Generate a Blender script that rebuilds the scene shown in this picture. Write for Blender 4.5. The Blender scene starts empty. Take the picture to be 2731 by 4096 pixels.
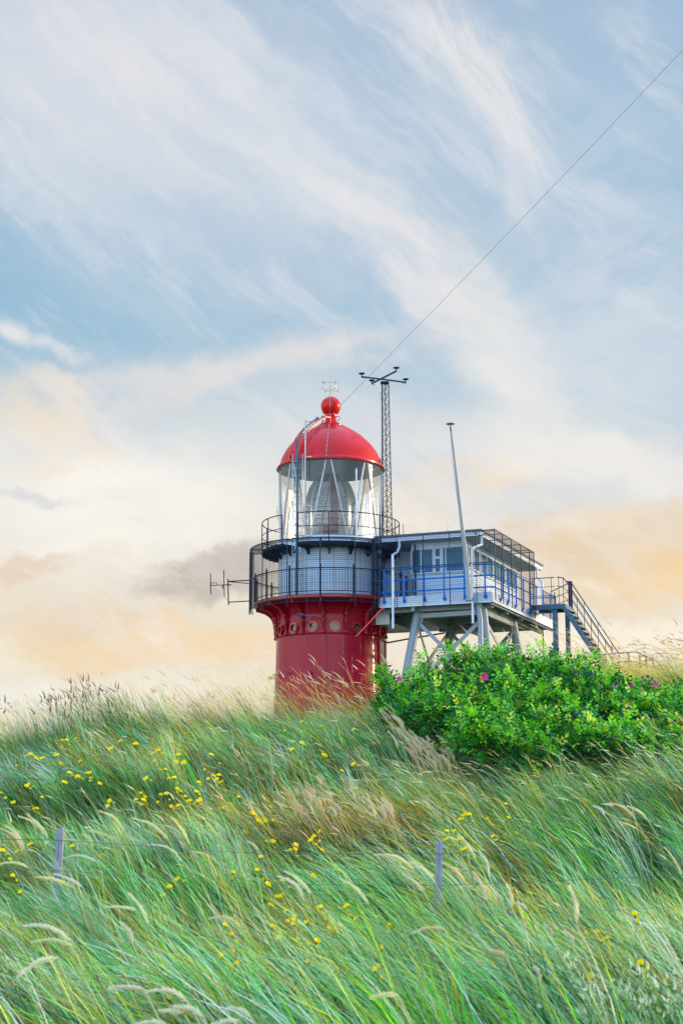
import bpy, bmesh, math, random
import numpy as np
from mathutils import Vector, Matrix
rad = math.radians
random.seed(7)
rng = np.random.default_rng(11)
S = bpy.context.scene
COL = S.collection

# ------------------------------------------------------------------ camera
PITCH = rad(11.15)
cd = bpy.data.cameras.new("camera")
cam = bpy.data.objects.new("camera", cd)
COL.objects.link(cam)
cam.location = (0, 0, 0)
cam.rotation_euler = (rad(90) + PITCH, 0, 0)
cd.sensor_fit = 'VERTICAL'
cd.sensor_height = 36
cd.sensor_width = 24
cd.lens = 36 * 6600 / 4096
cd.clip_end = 20000
cd.clip_start = .1
cd.dof.use_dof = True
cd.dof.focus_distance = 58
cd.dof.aperture_fstop = 6.3
S.camera = cam
S.view_settings.view_transform = 'Standard'
S.view_settings.look = 'None'
S.view_settings.gamma = 1
S.view_settings.exposure = 0.14
S.cycles.max_bounces = 10
S.cycles.transparent_max_bounces = 16
S.cycles.use_denoising = True

def ray(x, y):
    """direction of the photograph's pixel, used to read real positions off the picture"""
    a = (x - 1365.5) / 6600; b = (2048 - y) / 6600
    c, s = math.cos(PITCH), math.sin(PITCH)
    return Vector((a, c - b * s, s + b * c))

# ------------------------------------------------------------------ sun and sky
SUN_EL, SUN_AZ = rad(11), rad(76)          # azimuth from +Y towards +X
sl = bpy.data.lights.new("sun", 'SUN')
sl.energy = 4.0
sl.angle = rad(7)
sl.color = (1.0, .74, .46)
so = bpy.data.objects.new("sun", sl)
COL.objects.link(so)
sd = Vector((math.sin(SUN_AZ) * math.cos(SUN_EL), math.cos(SUN_AZ) * math.cos(SUN_EL), math.sin(SUN_EL)))
so.rotation_euler = (-sd).to_track_quat('-Z', 'Y').to_euler()

w = bpy.data.worlds.new("World")
S.world = w
w.use_nodes = True
nt = w.node_tree
nt.nodes.clear()
N = nt.nodes.new
L = nt.links.new
def srgb(r, g, b):
    f = lambda c: ((c / 255 + .055) / 1.055) ** 2.4 if c > 10 else c / 255 / 12.92
    return (f(r), f(g), f(b), 1)
out = N('ShaderNodeOutputWorld')
bg = N('ShaderNodeBackground')
L(bg.outputs[0], out.inputs[0])
tc = N('ShaderNodeTexCoord')
sep = N('ShaderNodeSeparateXYZ')
L(tc.outputs['Generated'], sep.inputs[0])
def M(op, a, b=None, c=None, clamp=False):
    n = N('ShaderNodeMath'); n.operation = op; n.use_clamp = clamp
    for i, v in enumerate((a, b, c)):
        if v is None: continue
        if isinstance(v, (int, float)): n.inputs[i].default_value = v
        else: L(v, n.inputs[i])
    return n.outputs[0]
az = M('ARCTAN2', sep.outputs[0], sep.outputs[1])
el = M('ARCSINE', sep.outputs[2])
cmb = N('ShaderNodeCombineXYZ')
L(M('MULTIPLY', az, 57.2958), cmb.inputs[0])
L(M('MULTIPLY', el, 57.2958), cmb.inputs[1])
AE = cmb.outputs[0]                          # (azimuth, elevation) in degrees
def noise(vec, scale, detail=5, rough=.55, dist=0):
    n = N('ShaderNodeTexNoise'); n.inputs['Scale'].default_value = scale
    n.inputs['Detail'].default_value = detail; n.inputs['Roughness'].default_value = rough
    n.inputs['Distortion'].default_value = dist
    L(vec, n.inputs['Vector']); return n
def mapping(vec, loc=(0, 0, 0), rot=0, scale=(1, 1, 1), kind='TEXTURE'):
    m = N('ShaderNodeMapping'); m.vector_type = kind
    m.inputs['Location'].default_value = loc; m.inputs['Rotation'].default_value = (0, 0, rot)
    m.inputs['Scale'].default_value = scale; L(vec, m.inputs['Vector']); return m.outputs[0]
def vadd(a, b, s):
    m = N('ShaderNodeVectorMath'); m.operation = 'MULTIPLY_ADD'
    L(a, m.inputs[0]); m.inputs[1].default_value = (s, s, 0); L(b, m.inputs[2]); return m.outputs[0]
def vsub(a, s):
    m = N('ShaderNodeVectorMath'); m.operation = 'SUBTRACT'; L(a, m.inputs[0]); m.inputs[1].default_value = (s, s, s); return m.outputs[0]
def mixc(f, a, b):
    n = N('ShaderNodeMix'); n.data_type = 'RGBA'
    if isinstance(f, (int, float)): n.inputs[0].default_value = f
    else: L(f, n.inputs[0])
    for v, i in ((a, 6), (b, 7)):
        if isinstance(v, tuple): n.inputs[i].default_value = v
        else: L(v, n.inputs[i])
    return n.outputs[2]
def rng_map(v, a, b, c=0., d=1., smooth=True):
    n = N('ShaderNodeMapRange'); n.interpolation_type = 'SMOOTHSTEP' if smooth else 'LINEAR'
    L(v, n.inputs[0])
    for i, q in enumerate((a, b, c, d)): n.inputs[i + 1].default_value = q
    return n.outputs[0]
# wind-combed cloud fibres: noise stretched along the drift, and a warp of the coordinates
warp1 = noise(AE, .16, 3, .5)
warp2 = noise(AE, .9, 5, .62)
P1 = vadd(vsub(warp1.outputs['Color'], .5), AE, 3.0)
P2 = vadd(vsub(warp2.outputs['Color'], .5), P1, 1.3)
fib = noise(mapping(P1, rot=rad(-33), scale=(7, 1.3, 1)), 1.1, 9, .66, .0).outputs[0]
fib2 = noise(mapping(P1, rot=rad(-62), scale=(6, 1.0, 1)), 1.2, 9, .66, .0).outputs[0]
puf = noise(mapping(P2, rot=rad(8), scale=(3.2, 1.4, 1)), .8, 7, .58).outputs[0]
FIB = rng_map(fib, .33, .66, .25, 1.15)
FIB2 = rng_map(fib2, .33, .66, .3, 1.15)
PUF = rng_map(puf, .32, .6, .3, 1.1)
SOFT = rng_map(puf, .25, .65, .8, 1.05)
# clear air between the clouds
sky = N('ShaderNodeTexSky')
sky.sky_type = 'NISHITA'
sky.sun_disc = False
sky.sun_elevation = SUN_EL
sky.sun_rotation = SUN_AZ
sky.dust_density = 2.0
skyc = N('ShaderNodeVectorMath'); skyc.operation = 'SCALE'; skyc.inputs['Scale'].default_value = .10
L(sky.outputs[0], skyc.inputs[0])
elev = M('MULTIPLY', el, 57.2958)
ramp = N('ShaderNodeValToRGB')
L(rng_map(elev, 0, 40, 0, 1, False), ramp.inputs[0])
cr = ramp.color_ramp
stops = [(0.0, (243, 233, 211)), (2.5, (243, 232, 210)), (5.5, (241, 229, 205)), (9, (240, 229, 212)), (11.5, (226, 226, 224)), (14, (196, 213, 224)), (17, (160, 196, 219)), (21, (152, 190, 217)), (28, (160, 188, 216)), (40, (150, 180, 212))]
for i, (e, c) in enumerate(stops):
    el_ = cr.elements[i] if i < 2 else cr.elements.new(e / 40)
    el_.position = e / 40; el_.color = srgb(*c)
col = mixc(.12, ramp.outputs[0], skyc.outputs[0])
DEG = 180 / math.pi
def blob(cx, cy, lx, ly, ang, rgb, amp, tex=None, core=.15, edge=1.75):
    """a soft elongated cloud; centre and size read off the picture (1568 px wide), placed by azimuth and elevation"""
    global col
    k = 1.7417
    d = ray(cx * k, cy * k).normalized()
    a0 = math.atan2(d.x, d.y) * DEG; e0 = math.asin(d.z) * DEG
    sx = lx * k / 6600 * DEG; sy = ly * k / 6600 * DEG
    v = mapping(P2 if tex is not None else P1, (a0, e0, 0), rad(-ang), (sx, sy, 1))
    n = N('ShaderNodeVectorMath'); n.operation = 'LENGTH'; L(v, n.inputs[0])
    f = rng_map(n.outputs['Value'], edge, core, 0, amp)
    if tex is not None: f = M('MULTIPLY', f, tex)
    f = M('MINIMUM', f, 1.0)
    col = mixc(f, col, srgb(*rgb))
W1, W2 = (214, 218, 226), (224, 223, 226)
# high cirrus
blob(500, 300, 620, 330, 30, (200, 210, 222), .6, SOFT)
blob(1150, 300, 420, 330, 40, (186, 203, 219), .5, SOFT)
blob(300, 620, 300, 90, 20, (180, 202, 219), .4, PUF)
blob(150, 120, 460, 230, 22, (211, 215, 224), .95, SOFT)
blob(60, 300, 260, 150, 10, (206, 214, 224), .7, PUF)
blob(330, 60, 260, 110, 20, W1, .7, FIB)
blob(480, 230, 340, 120, 29, W1, .95, FIB)
blob(330, 170, 230, 34, 27, W2, .8, FIB)
blob(600, 240, 170, 26, 38, W2, .7, FIB)
blob(560, 400, 260, 90, 35, (200, 212, 223), .65, FIB)
blob(790, 420, 280, 100, 40, (208, 216, 226), .85, FIB)
blob(930, 570, 270, 66, 38, W2, .9, FIB)
blob(1090, 730, 200, 75, 45, W2, .85, FIB)
blob(240, 300, 240, 40, 24, W1, .6, FIB)
blob(330, 500, 270, 44, 30, (196, 211, 222), .6, FIB)
blob(880, 30, 190, 50, 28, W1, .8, FIB)
blob(1060, 110, 210, 82, 46, W2, 1.0, FIB2)
blob(1150, 260, 200, 76, 64, W2, 1.0, FIB2)
blob(1190, 400, 100, 40, 95, W1, .8, FIB2)
blob(1000, 220, 130, 50, 55, (203, 213, 224), .55, FIB2)
blob(1420, 480, 320, 220, 40, (190, 206, 221), .6, PUF)
blob(1440, 640, 260, 90, 20, (206, 215, 224), .5, PUF)
blob(120, 420, 260, 60, 18, (200, 211, 223), .55, PUF)
blob(660, 660, 180, 30, 30, (190, 207, 220), .4, FIB)
blob(1480, 120, 160, 200, 40, (176, 198, 220), .5, FIB)
blob(15, 742, 50, 22, 30, (228, 226, 226), .95)
blob(120, 785, 95, 20, 18, (220, 222, 224), .8, PUF)
blob(400, 720, 200, 50, 25, (186, 206, 219), .5, FIB)
# bright veil down the right of the middle
blob(1180, 820, 240, 110, 55, (229, 228, 226), .9, SOFT)
blob(1400, 800, 230, 120, 10, (212, 219, 226), .75, SOFT)
blob(760, 800, 220, 60, -8, (224, 221, 221), .8, PUF)
blob(820, 990, 560, 110, 8, (222, 222, 224), .55, SOFT)
blob(1350, 980, 260, 60, 28, (233, 231, 228), .75, FIB)
blob(1290, 990, 90, 36, 40, (202, 212, 222), .5, PUF)
# warm low clouds
blob(260, 1150, 360, 150, 0, (246, 241, 232), .95, SOFT)
blob(200, 1060, 200, 50, 8, (250, 245, 235), .7, PUF)
blob(420, 870, 250, 60, -12, (221, 218, 218), .75, PUF, .5, 1.4)
blob(100, 960, 170, 85, 12, (236, 222, 204), .75, PUF, .4, 1.5)
blob(150, 895, 90, 36, 15, (238, 224, 208), .6, PUF, .4, 1.5)
blob(60, 1060, 120, 40, 5, (237, 224, 206), .6, PUF, .5, 1.3)
blob(80, 1142, 80, 13, 3, (203, 207, 214), .8, PUF)
blob(1090, 1090, 170, 50, -8, (236, 221, 203), .85, PUF, .5, 1.4)
blob(880, 1180, 160, 60, -8, (240, 228, 210), .6, PUF, .5, 1.4)
blob(1320, 1030, 330, 60, 10, (237, 233, 228), .8, SOFT)
blob(1430, 1270, 400, 130, -13, (228, 208, 179), 1.0, SOFT, .75, 1.15)
blob(1530, 1180, 190, 66, -18, (231, 215, 192), .95, PUF, .6, 1.3)
blob(1180, 1215, 150, 34, -14, (223, 208, 190), .8, PUF, .5, 1.4)
blob(1350, 1180, 170, 26, -16, (240, 228, 212), .6, PUF)
blob(1540, 1320, 190, 70, -5, (244, 212, 162), .9, SOFT)
blob(1230, 1330, 160, 40, -10, (214, 200, 182), .5, PUF)
blob(1470, 1490, 260, 56, -4, (251, 240, 221), .9, SOFT, .5, 1.5)
blob(480, 1325, 190, 62, -14, (198, 187, 176), 1.0, SOFT, .5, 1.3)
blob(540, 1290, 120, 50, -8, (198, 190, 184), .9, SOFT, .5, 1.3)
blob(400, 1370, 130, 26, -6, (190, 182, 174), .65, PUF)
blob(250, 1255, 200, 22, -10, (250, 244, 232), .6, PUF)
blob(60, 1320, 110, 28, -6, (226, 208, 188), .85, PUF, .5, 1.4)
blob(350, 1490, 330, 60, 2, (240, 214, 176), .9, SOFT, .5, 1.4)
blob(280, 1440, 160, 22, -8, (224, 206, 184), .7, PUF)
blob(120, 1430, 160, 20, -4, (228, 210, 188), .6, PUF)
blob(120, 1610, 260, 50, 0, (242, 239, 230), .85, SOFT)
blob(400, 1600, 160, 16, -3, (246, 236, 216), .6, PUF)
blob(980, 1420, 260, 100, -8, (244, 233, 212), .6, SOFT)
fine = noise(mapping(P1, rot=rad(-38), scale=(9, 1.7, 1)), 1.0, 10, .70).outputs[0]
fine2 = noise(mapping(P2, rot=rad(-14), scale=(6, 1.8, 1)), 1.0, 10, .68).outputs[0]
col = mixc(M('MULTIPLY', rng_map(fine, .46, .70, 0, 1), .40), col, srgb(233, 231, 232))
col = mixc(M('MULTIPLY', M('MULTIPLY', rng_map(fine2, .48, .72, 0, 1), rng_map(elev, 17, 10, 0, 1)), .5), col, srgb(248, 240, 226))
col = mixc(M('MULTIPLY', M('MULTIPLY', rng_map(fine2, .48, .28, 0, 1), rng_map(elev, 17, 10, 0, 1)), .30), col, srgb(222, 208, 192))
# unseen sky behind the camera and overhead boosted, added fill to brighten the scene
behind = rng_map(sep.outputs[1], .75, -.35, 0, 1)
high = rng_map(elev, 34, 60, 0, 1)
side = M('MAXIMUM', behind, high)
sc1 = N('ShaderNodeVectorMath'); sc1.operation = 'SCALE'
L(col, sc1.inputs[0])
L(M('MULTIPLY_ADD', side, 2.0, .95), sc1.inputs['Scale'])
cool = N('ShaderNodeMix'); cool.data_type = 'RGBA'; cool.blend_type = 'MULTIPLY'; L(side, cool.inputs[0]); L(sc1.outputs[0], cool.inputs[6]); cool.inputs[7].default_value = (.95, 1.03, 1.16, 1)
# added dark sector, unseen behind the right shoulder, shaping a dark tower reflection
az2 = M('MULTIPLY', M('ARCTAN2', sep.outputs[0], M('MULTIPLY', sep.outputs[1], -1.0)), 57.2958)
added_dark = M('MULTIPLY', rng_map(M('ABSOLUTE', M('SUBTRACT', az2, 58.0)), 42, 16, 0, 1), rng_map(elev, 60, 26, 0, 1))
bk = N('ShaderNodeMix'); bk.data_type = 'RGBA'; L(M('MULTIPLY', added_dark, .88), bk.inputs[0]); L(cool.outputs[2], bk.inputs[6]); bk.inputs[7].default_value = (.16, .15, .16, 1)
# glow round the low sun, outside the frame
gl = N('ShaderNodeVectorMath'); gl.operation = 'DOT_PRODUCT'
L(tc.outputs['Generated'], gl.inputs[0]); gl.inputs[1].default_value = tuple(sd)
g = M('POWER', M('MAXIMUM', gl.outputs['Value'], 0), 14)
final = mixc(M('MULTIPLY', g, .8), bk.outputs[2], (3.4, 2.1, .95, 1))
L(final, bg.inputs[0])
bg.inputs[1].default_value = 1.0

# ------------------------------------------------------------------ helpers
WORLD_AT = {}
class MB:
    def __init__(s): s.v = []; s.f = []
    def add(s, vs, fs):
        o = len(s.v); s.v += [tuple(p) for p in vs]; s.f += [tuple(i + o for i in q) for q in fs]
    def box(s, c, d, rz=0):
        x, y, z = (q / 2 for q in d); cs, sn = math.cos(rz), math.sin(rz)
        vs = []
        for dz in (-z, z):
            for dx, dy in ((-x, -y), (x, -y), (x, y), (-x, y)):
                vs.append((c[0] + dx * cs - dy * sn, c[1] + dx * sn + dy * cs, c[2] + dz))
        s.add(vs, [(3, 2, 1, 0), (4, 5, 6, 7), (0, 1, 5, 4), (1, 2, 6, 5), (2, 3, 7, 6), (3, 0, 4, 7)])
    def hexa(s, vs):
        s.add(vs, [(3, 2, 1, 0), (4, 5, 6, 7), (0, 1, 5, 4), (1, 2, 6, 5), (2, 3, 7, 6), (3, 0, 4, 7)])
    def bar(s, a, b, wd, ht=None, up=(0, 0, 1)):
        ht = ht or wd
        a, b = Vector(a), Vector(b); d = (b - a)
        if d.length < 1e-6: return
        d.normalize(); u = Vector(up)
        if abs(d.dot(u)) > .98: u = Vector((0, 1, 0))
        x = d.cross(u).normalized() * wd / 2; y = x.cross(d).normalized() * ht / 2
        s.hexa([a - x - y, a + x - y, a + x + y, a - x + y, b - x - y, b + x - y, b + x + y, b - x + y])
    def tube(s, pts, r, n=8, cap=True):
        pts = [Vector(p) for p in pts]
        rs = r if isinstance(r, (list, tuple)) else [r] * len(pts)
        o = len(s.v); ref = None
        for i, p in enumerate(pts):
            d = (pts[min(i + 1, len(pts) - 1)] - pts[max(i - 1, 0)]).normalized()
            if ref is None: ref = Vector((0, 0, 1)) if abs(d.z) < .9 else Vector((1, 0, 0))
            x = (ref - d * ref.dot(d)).normalized(); ref = x; y = d.cross(x)
            for k in range(n):
                t = 2 * math.pi * k / n
                s.v.append(tuple(p + (x * math.cos(t) + y * math.sin(t)) * rs[i]))
        for i in range(len(pts) - 1):
            for k in range(n):
                a = o + i * n + k; b = o + i * n + (k + 1) % n
                s.f.append((a, b, b + n, a + n))
        if cap:
            s.f.append(tuple(range(o, o + n))[::-1]); e = o + (len(pts) - 1) * n
            s.f.append(tuple(range(e, e + n)))
    def lathe(s, prof, c=(0, 0), n=96, a0=0, a1=360, closed=False):
        """profile (r, z) turned about a vertical axis; angle 0 faces the camera (-Y), positive to +X"""
        full = abs(a1 - a0) >= 359.9
        m = n if full else n + 1
        o = len(s.v)
        for k in range(m):
            t = rad(a0 + (a1 - a0) * k / n)
            for r, z in prof: s.v.append((c[0] + r * math.sin(t), c[1] - r * math.cos(t), z))
        q = len(prof); e = q if closed else q - 1
        for k in range(n):
            k2 = (k + 1) % m
            for i in range(e):
                j = (i + 1) % q
                s.f.append((o + k * q + i, o + k2 * q + i, o + k2 * q + j, o + k * q + j))
        if closed and not full:
            s.f.append(tuple(o + i for i in range(q))); s.f.append(tuple(o + (m - 1) * q + i for i in range(q))[::-1])
    def sphere(s, c, r, n=16, m=10, sz=1):
        pr = [(max(1e-4, r * math.sin(math.pi * i / m)), c[2] - r * sz * math.cos(math.pi * i / m)) for i in range(m + 1)]
        s.lathe(pr, (c[0], c[1]), n)
    def torus(s, c, R, r, n=72, m=8, a0=0, a1=360):
        s.lathe([(R + r * math.cos(2 * math.pi * i / m), c[2] + r * math.sin(2 * math.pi * i / m)) for i in range(m)], (c[0], c[1]), n, a0, a1, closed=True)
    def build(s, name, mat, parent=None, base=None, smooth=False, recalc=True):
        b = Vector(WORLD_AT[parent]) if parent is not None else Vector(base if base is not None else (0, 0, 0))
        me = bpy.data.meshes.new(name)
        me.from_pydata([(v[0] - b.x, v[1] - b.y, v[2] - b.z) for v in s.v], [], s.f)
        if recalc:
            bm = bmesh.new(); bm.from_mesh(me); bmesh.ops.recalc_face_normals(bm, faces=bm.faces); bm.to_mesh(me); bm.free()
        if smooth:
            for p in me.polygons: p.use_smooth = True
            try: me.set_sharp_from_angle(angle=rad(38))
            except Exception: pass
        me.materials.append(mat)
        o = bpy.data.objects.new(name, me); COL.objects.link(o)
        if parent is not None: o.parent = parent
        else: o.location = b
        WORLD_AT[o] = b.copy()
        return o
def tag(o, label=None, cat=None, group=None, kind=None):
    for k, v in (('label', label), ('category', cat), ('group', group), ('kind', kind)):
        if v: o[k] = v
    return o
def empty(name, loc, label, cat, group=None):
    o = bpy.data.objects.new(name, None); COL.objects.link(o); o.location = loc
    o.empty_display_size = .3
    WORLD_AT[o] = Vector(loc); return tag(o, label, cat, group)
def spin(src, ang, name=None):
    """copy of a part turned about its parent's vertical axis"""
    c = src.copy(); COL.objects.link(c); c.parent = src.parent; c.rotation_euler = (0, 0, rad(ang)); WORLD_AT[c] = WORLD_AT[src]
    for ch in list(src.children):
        d = ch.copy(); COL.objects.link(d); d.parent = c
    return c

# ------------------------------------------------------------------ materials
def mat(name, colr, rough=.5, metal=0., spec=.5, coat=0., var=.0, vscale=2., bump=0., bscale=30., dirt=None):
    m = bpy.data.materials.new(name); m.use_nodes = True
    t = m.node_tree; p = t.nodes['Principled BSDF']
    p.inputs['Roughness'].default_value = rough; p.inputs['Metallic'].default_value = metal
    p.inputs['Specular IOR Level'].default_value = spec
    p.inputs['Coat Weight'].default_value = coat; p.inputs['Coat Roughness'].default_value = .06
    c = (*colr, 1); p.inputs['Base Color'].default_value = c
    tcn = t.nodes.new('ShaderNodeTexCoord')
    if var:
        n = t.nodes.new('ShaderNodeTexNoise'); n.inputs['Scale'].default_value = vscale; n.inputs['Detail'].default_value = 6
        t.links.new(tcn.outputs['Object'], n.inputs['Vector'])
        r = t.nodes.new('ShaderNodeMapRange'); t.links.new(n.outputs[0], r.inputs[0])
        r.inputs[1].default_value = .3; r.inputs[2].default_value = .7
        mx = t.nodes.new('ShaderNodeMix'); mx.data_type = 'RGBA'; t.links.new(r.outputs[0], mx.inputs[0])
        mx.inputs[6].default_value = (*[q * (1 - var) for q in colr], 1)
        mx.inputs[7].default_value = (*[min(1, q * (1 + var)) for q in colr], 1)
        last = mx.outputs[2]
        if dirt:
            mp = t.nodes.new('ShaderNodeMapping'); mp.inputs['Scale'].default_value = (6, 6, .5)
            t.links.new(tcn.outputs['Object'], mp.inputs[0])
            n2 = t.nodes.new('ShaderNodeTexNoise'); n2.inputs['Scale'].default_value = 1.5; n2.inputs['Detail'].default_value = 5
            t.links.new(mp.outputs[0], n2.inputs['Vector'])
            r2 = t.nodes.new('ShaderNodeMapRange'); t.links.new(n2.outputs[0], r2.inputs[0])
            r2.inputs[1].default_value = .55; r2.inputs[2].default_value = .75; r2.inputs[4].default_value = .55
            m2 = t.nodes.new('ShaderNodeMix'); m2.data_type = 'RGBA'; t.links.new(r2.outputs[0], m2.inputs[0])
            t.links.new(last, m2.inputs[6]); m2.inputs[7].default_value = (*dirt, 1); last = m2.outputs[2]
        t.links.new(last, p.inputs['Base Color'])
        rr = t.nodes.new('ShaderNodeMapRange'); t.links.new(n.outputs[0], rr.inputs[0])
        rr.inputs[1].default_value = .3; rr.inputs[2].default_value = .7
        rr.inputs[3].default_value = max(.02, rough * .8); rr.inputs[4].default_value = min(1, rough * 1.25)
        t.links.new(rr.outputs[0], p.inputs['Roughness'])
    if bump:
        nb = t.nodes.new('ShaderNodeTexNoise'); nb.inputs['Scale'].default_value = bscale; nb.inputs['Detail'].default_value = 4
        t.links.new(tcn.outputs['Object'], nb.inputs['Vector'])
        b = t.nodes.new('ShaderNodeBump'); b.inputs['Strength'].default_value = bump; b.inputs['Distance'].default_value = .02
        t.links.new(nb.outputs[0], b.inputs['Height']); t.links.new(b.outputs[0], p.inputs['Normal'])
    return m
def glass(name, tint, gloss=.12, rough=.02, body=.0, bodycol=(.5, .55, .6), fm=.8):
    m = bpy.data.materials.new(name); m.use_nodes = True
    t = m.node_tree; t.nodes.clear(); o = t.nodes.new('ShaderNodeOutputMaterial')
    tr = t.nodes.new('ShaderNodeBsdfTransparent'); tr.inputs[0].default_value = (*tint, 1)
    g = t.nodes.new('ShaderNodeBsdfGlossy'); g.inputs['Roughness'].default_value = rough; g.inputs[0].default_value = (1, 1, 1, 1)
    d = t.nodes.new('ShaderNodeBsdfDiffuse'); d.inputs[0].default_value = (*bodycol, 1)
    m0 = t.nodes.new('ShaderNodeMixShader'); m0.inputs[0].default_value = body
    t.links.new(tr.outputs[0], m0.inputs[1]); t.links.new(d.outputs[0], m0.inputs[2])
    lw = t.nodes.new('ShaderNodeLayerWeight'); lw.inputs[0].default_value = .35
    ma = t.nodes.new('ShaderNodeMath'); ma.operation = 'MULTIPLY_ADD'; ma.use_clamp = True
    t.links.new(lw.outputs['Fresnel'], ma.inputs[0]); ma.inputs[1].default_value = fm; ma.inputs[2].default_value = gloss
    m1 = t.nodes.new('ShaderNodeMixShader'); t.links.new(ma.outputs[0], m1.inputs[0])
    t.links.new(m0.outputs[0], m1.inputs[1]); t.links.new(g.outputs[0], m1.inputs[2]); t.links.new(m1.outputs[0], o.inputs[0])
    return m
def leafmat(name, trans=.35, rough=.5, gloss=.06, mult=1.0):
    m = bpy.data.materials.new(name); m.use_nodes = True
    t = m.node_tree; t.nodes.clear(); o = t.nodes.new('ShaderNodeOutputMaterial')
    a = t.nodes.new('ShaderNodeAttribute'); a.attribute_name = 'col'
    d = t.nodes.new('ShaderNodeBsdfDiffuse'); q = t.nodes.new('ShaderNodeBsdfTranslucent'); g = t.nodes.new('ShaderNodeBsdfGlossy')
    g.inputs['Roughness'].default_value = rough; g.inputs[0].default_value = (.9, .95, 1, 1)
    t.links.new(a.outputs[0], d.inputs[0]); t.links.new(a.outputs[0], q.inputs[0])
    m1 = t.nodes.new('ShaderNodeMixShader'); m1.inputs[0].default_value = trans
    t.links.new(d.outputs[0], m1.inputs[1]); t.links.new(q.outputs[0], m1.inputs[2])
    m2 = t.nodes.new('ShaderNodeMixShader'); m2.inputs[0].default_value = gloss
    t.links.new(m1.outputs[0], m2.inputs[1]); t.links.new(g.outputs[0], m2.inputs[2]); t.links.new(m2.outputs[0], o.inputs[0])
    return m
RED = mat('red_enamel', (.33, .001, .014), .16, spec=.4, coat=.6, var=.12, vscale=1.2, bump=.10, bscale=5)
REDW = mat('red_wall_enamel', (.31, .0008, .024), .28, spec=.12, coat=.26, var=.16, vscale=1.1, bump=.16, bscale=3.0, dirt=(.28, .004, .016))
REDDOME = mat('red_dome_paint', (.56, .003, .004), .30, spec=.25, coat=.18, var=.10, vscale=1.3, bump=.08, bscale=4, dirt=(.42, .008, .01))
REDDARK = mat('red_rail_paint', (.22, .008, .015), .35, spec=.5)
ORANGE = mat('orange_red_paint', (.75, .05, .03), .35)
WHITE = mat('white_paint', (.54, .74, .99), .38, var=.05, vscale=1.5, dirt=(.58, .6, .6))
WHITE2 = mat('white_trim', (.58, .70, .86), .4, var=.05, vscale=3)
CREAM = mat('cream_board', (.78, .74, .66), .5, var=.05, vscale=2)
NAVY = mat('navy_steel', (.005, .015, .036), .5, spec=.2, var=.25, vscale=6)
DARKBLUE = mat('dark_blue_steel', (.010, .030, .075), .5, spec=.25, var=.2, vscale=5)
BLUE = mat('blue_paint', (.002, .20, .78), .5, spec=.12, var=.1, vscale=5)
GALV = mat('galvanised_blue_grey', (.045, .125, .21), .45, metal=.25, var=.25, vscale=9)
GREY = mat('grey_steel_paint', (.20, .27, .33), .38, var=.08, vscale=3)
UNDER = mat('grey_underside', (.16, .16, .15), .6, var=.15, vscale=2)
STEEL = mat('zinc_tube', (.34, .36, .38), .3, metal=.7, var=.2, vscale=12)
ROOFM = mat('roof_felt', (.05, .09, .12), .55)
WGLASS = mat('window_glass', (.01, .13, .22), .10, spec=.3, var=.3, vscale=1.3)
DGLASS = mat('dark_glass', (.02, .012, .014), .08, spec=.9)
LGLASS = glass('lantern_glass', (.93, .95, .96), .01, fm=.4)
LENS = glass('lens_glass', (.66, .72, .76), .03, .15, .16, (.16, .24, .30), fm=.35)
LENSRIB = mat('lens_frame_brass', (.30, .34, .36), .35, metal=.4)
LENSRED = mat('red_sector_screen', (.50, .04, .05), .5)
BRASS = mat('vane_gilding', (.50, .42, .26), .35, metal=.3)
SILVER = mat('vane_silver', (.42, .41, .37), .4)
CREAMIN = mat('lantern_ceiling', (.42, .54, .62), .35, spec=.5, var=.1)
WOOD = mat('weathered_post_wood', (.27, .30, .37), .85, var=.35, vscale=9, bump=.5, bscale=60, dirt=(.14, .15, .15))
RUST = mat('rusty_cap', (.40, .15, .09), .6, var=.2, vscale=10)
WIREM = mat('fence_wire', (.10, .13, .17), .5, metal=.4)
CABLE = mat('thin_cable', (.10, .12, .16), .5)
GRASS = leafmat('marram_blades', .30, .45, .015)
LEAF = leafmat('rose_leaves', .30, .45, .04)
PLUME = leafmat('seed_heads', .45, .6, .03)
PETAL = leafmat('petals', .35, .5, .02)
BARM = mat('glazing_bar_paint', (.50, .54, .57), .4)
SIGN = mat('green_sign', (.01, .34, .22), .4)

# ------------------------------------------------------------------ ground
PY = [-3000, -300, -50, 0, 8, 14, 17, 20, 24, 27, 29.5, 33, 40, 50, 56, 64, 75, 110, 200, 3000]
PZ = [-16, -12, -3, -1.6, -1.75, -1.45, -1.12, -.37, .66, 1.42, 1.66, 1.5, 1.55, 2.9, 3.6, 3.7, 3.3, 1, -8, -16]
def sstep(t):
    t = np.clip(t, 0, 1); return t * t * (3 - 2 * t)
def H(x, y):
    x = np.asarray(x, float); y = np.asarray(y, float)
    z = np.interp(y, PY, PZ)
    z = z + sstep((x - .8) / 5) * np.interp(y, [18, 23, 27, 34, 45, 58, 80, 140], [0, .12, .28, 1.22, 1.7, 1.75, 1.7, 0])
    z = z - sstep((-x - .5) / 5.5) * np.interp(y, [18, 28, 40, 60, 90, 200], [0, .50, 1.3, 3, 3, 0])
    far = np.clip(1 - (np.abs(x) - 40) / 300, 0, 1)
    z = np.where(y > 0, -16 + (z + 16) * far, z)
    near = np.clip(1 - np.hypot(x, y - 30) / 120, 0, 1)
    z = z + near * (.10 * np.sin(x * .9 + y * .37 + 1) + .10 * np.sin(y * .8 - x * .45) + .05 * np.sin(x * 2.1 + 2) * np.sin(y * 1.7))
    return z
def h(x, y): return float(H(x, y))
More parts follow.
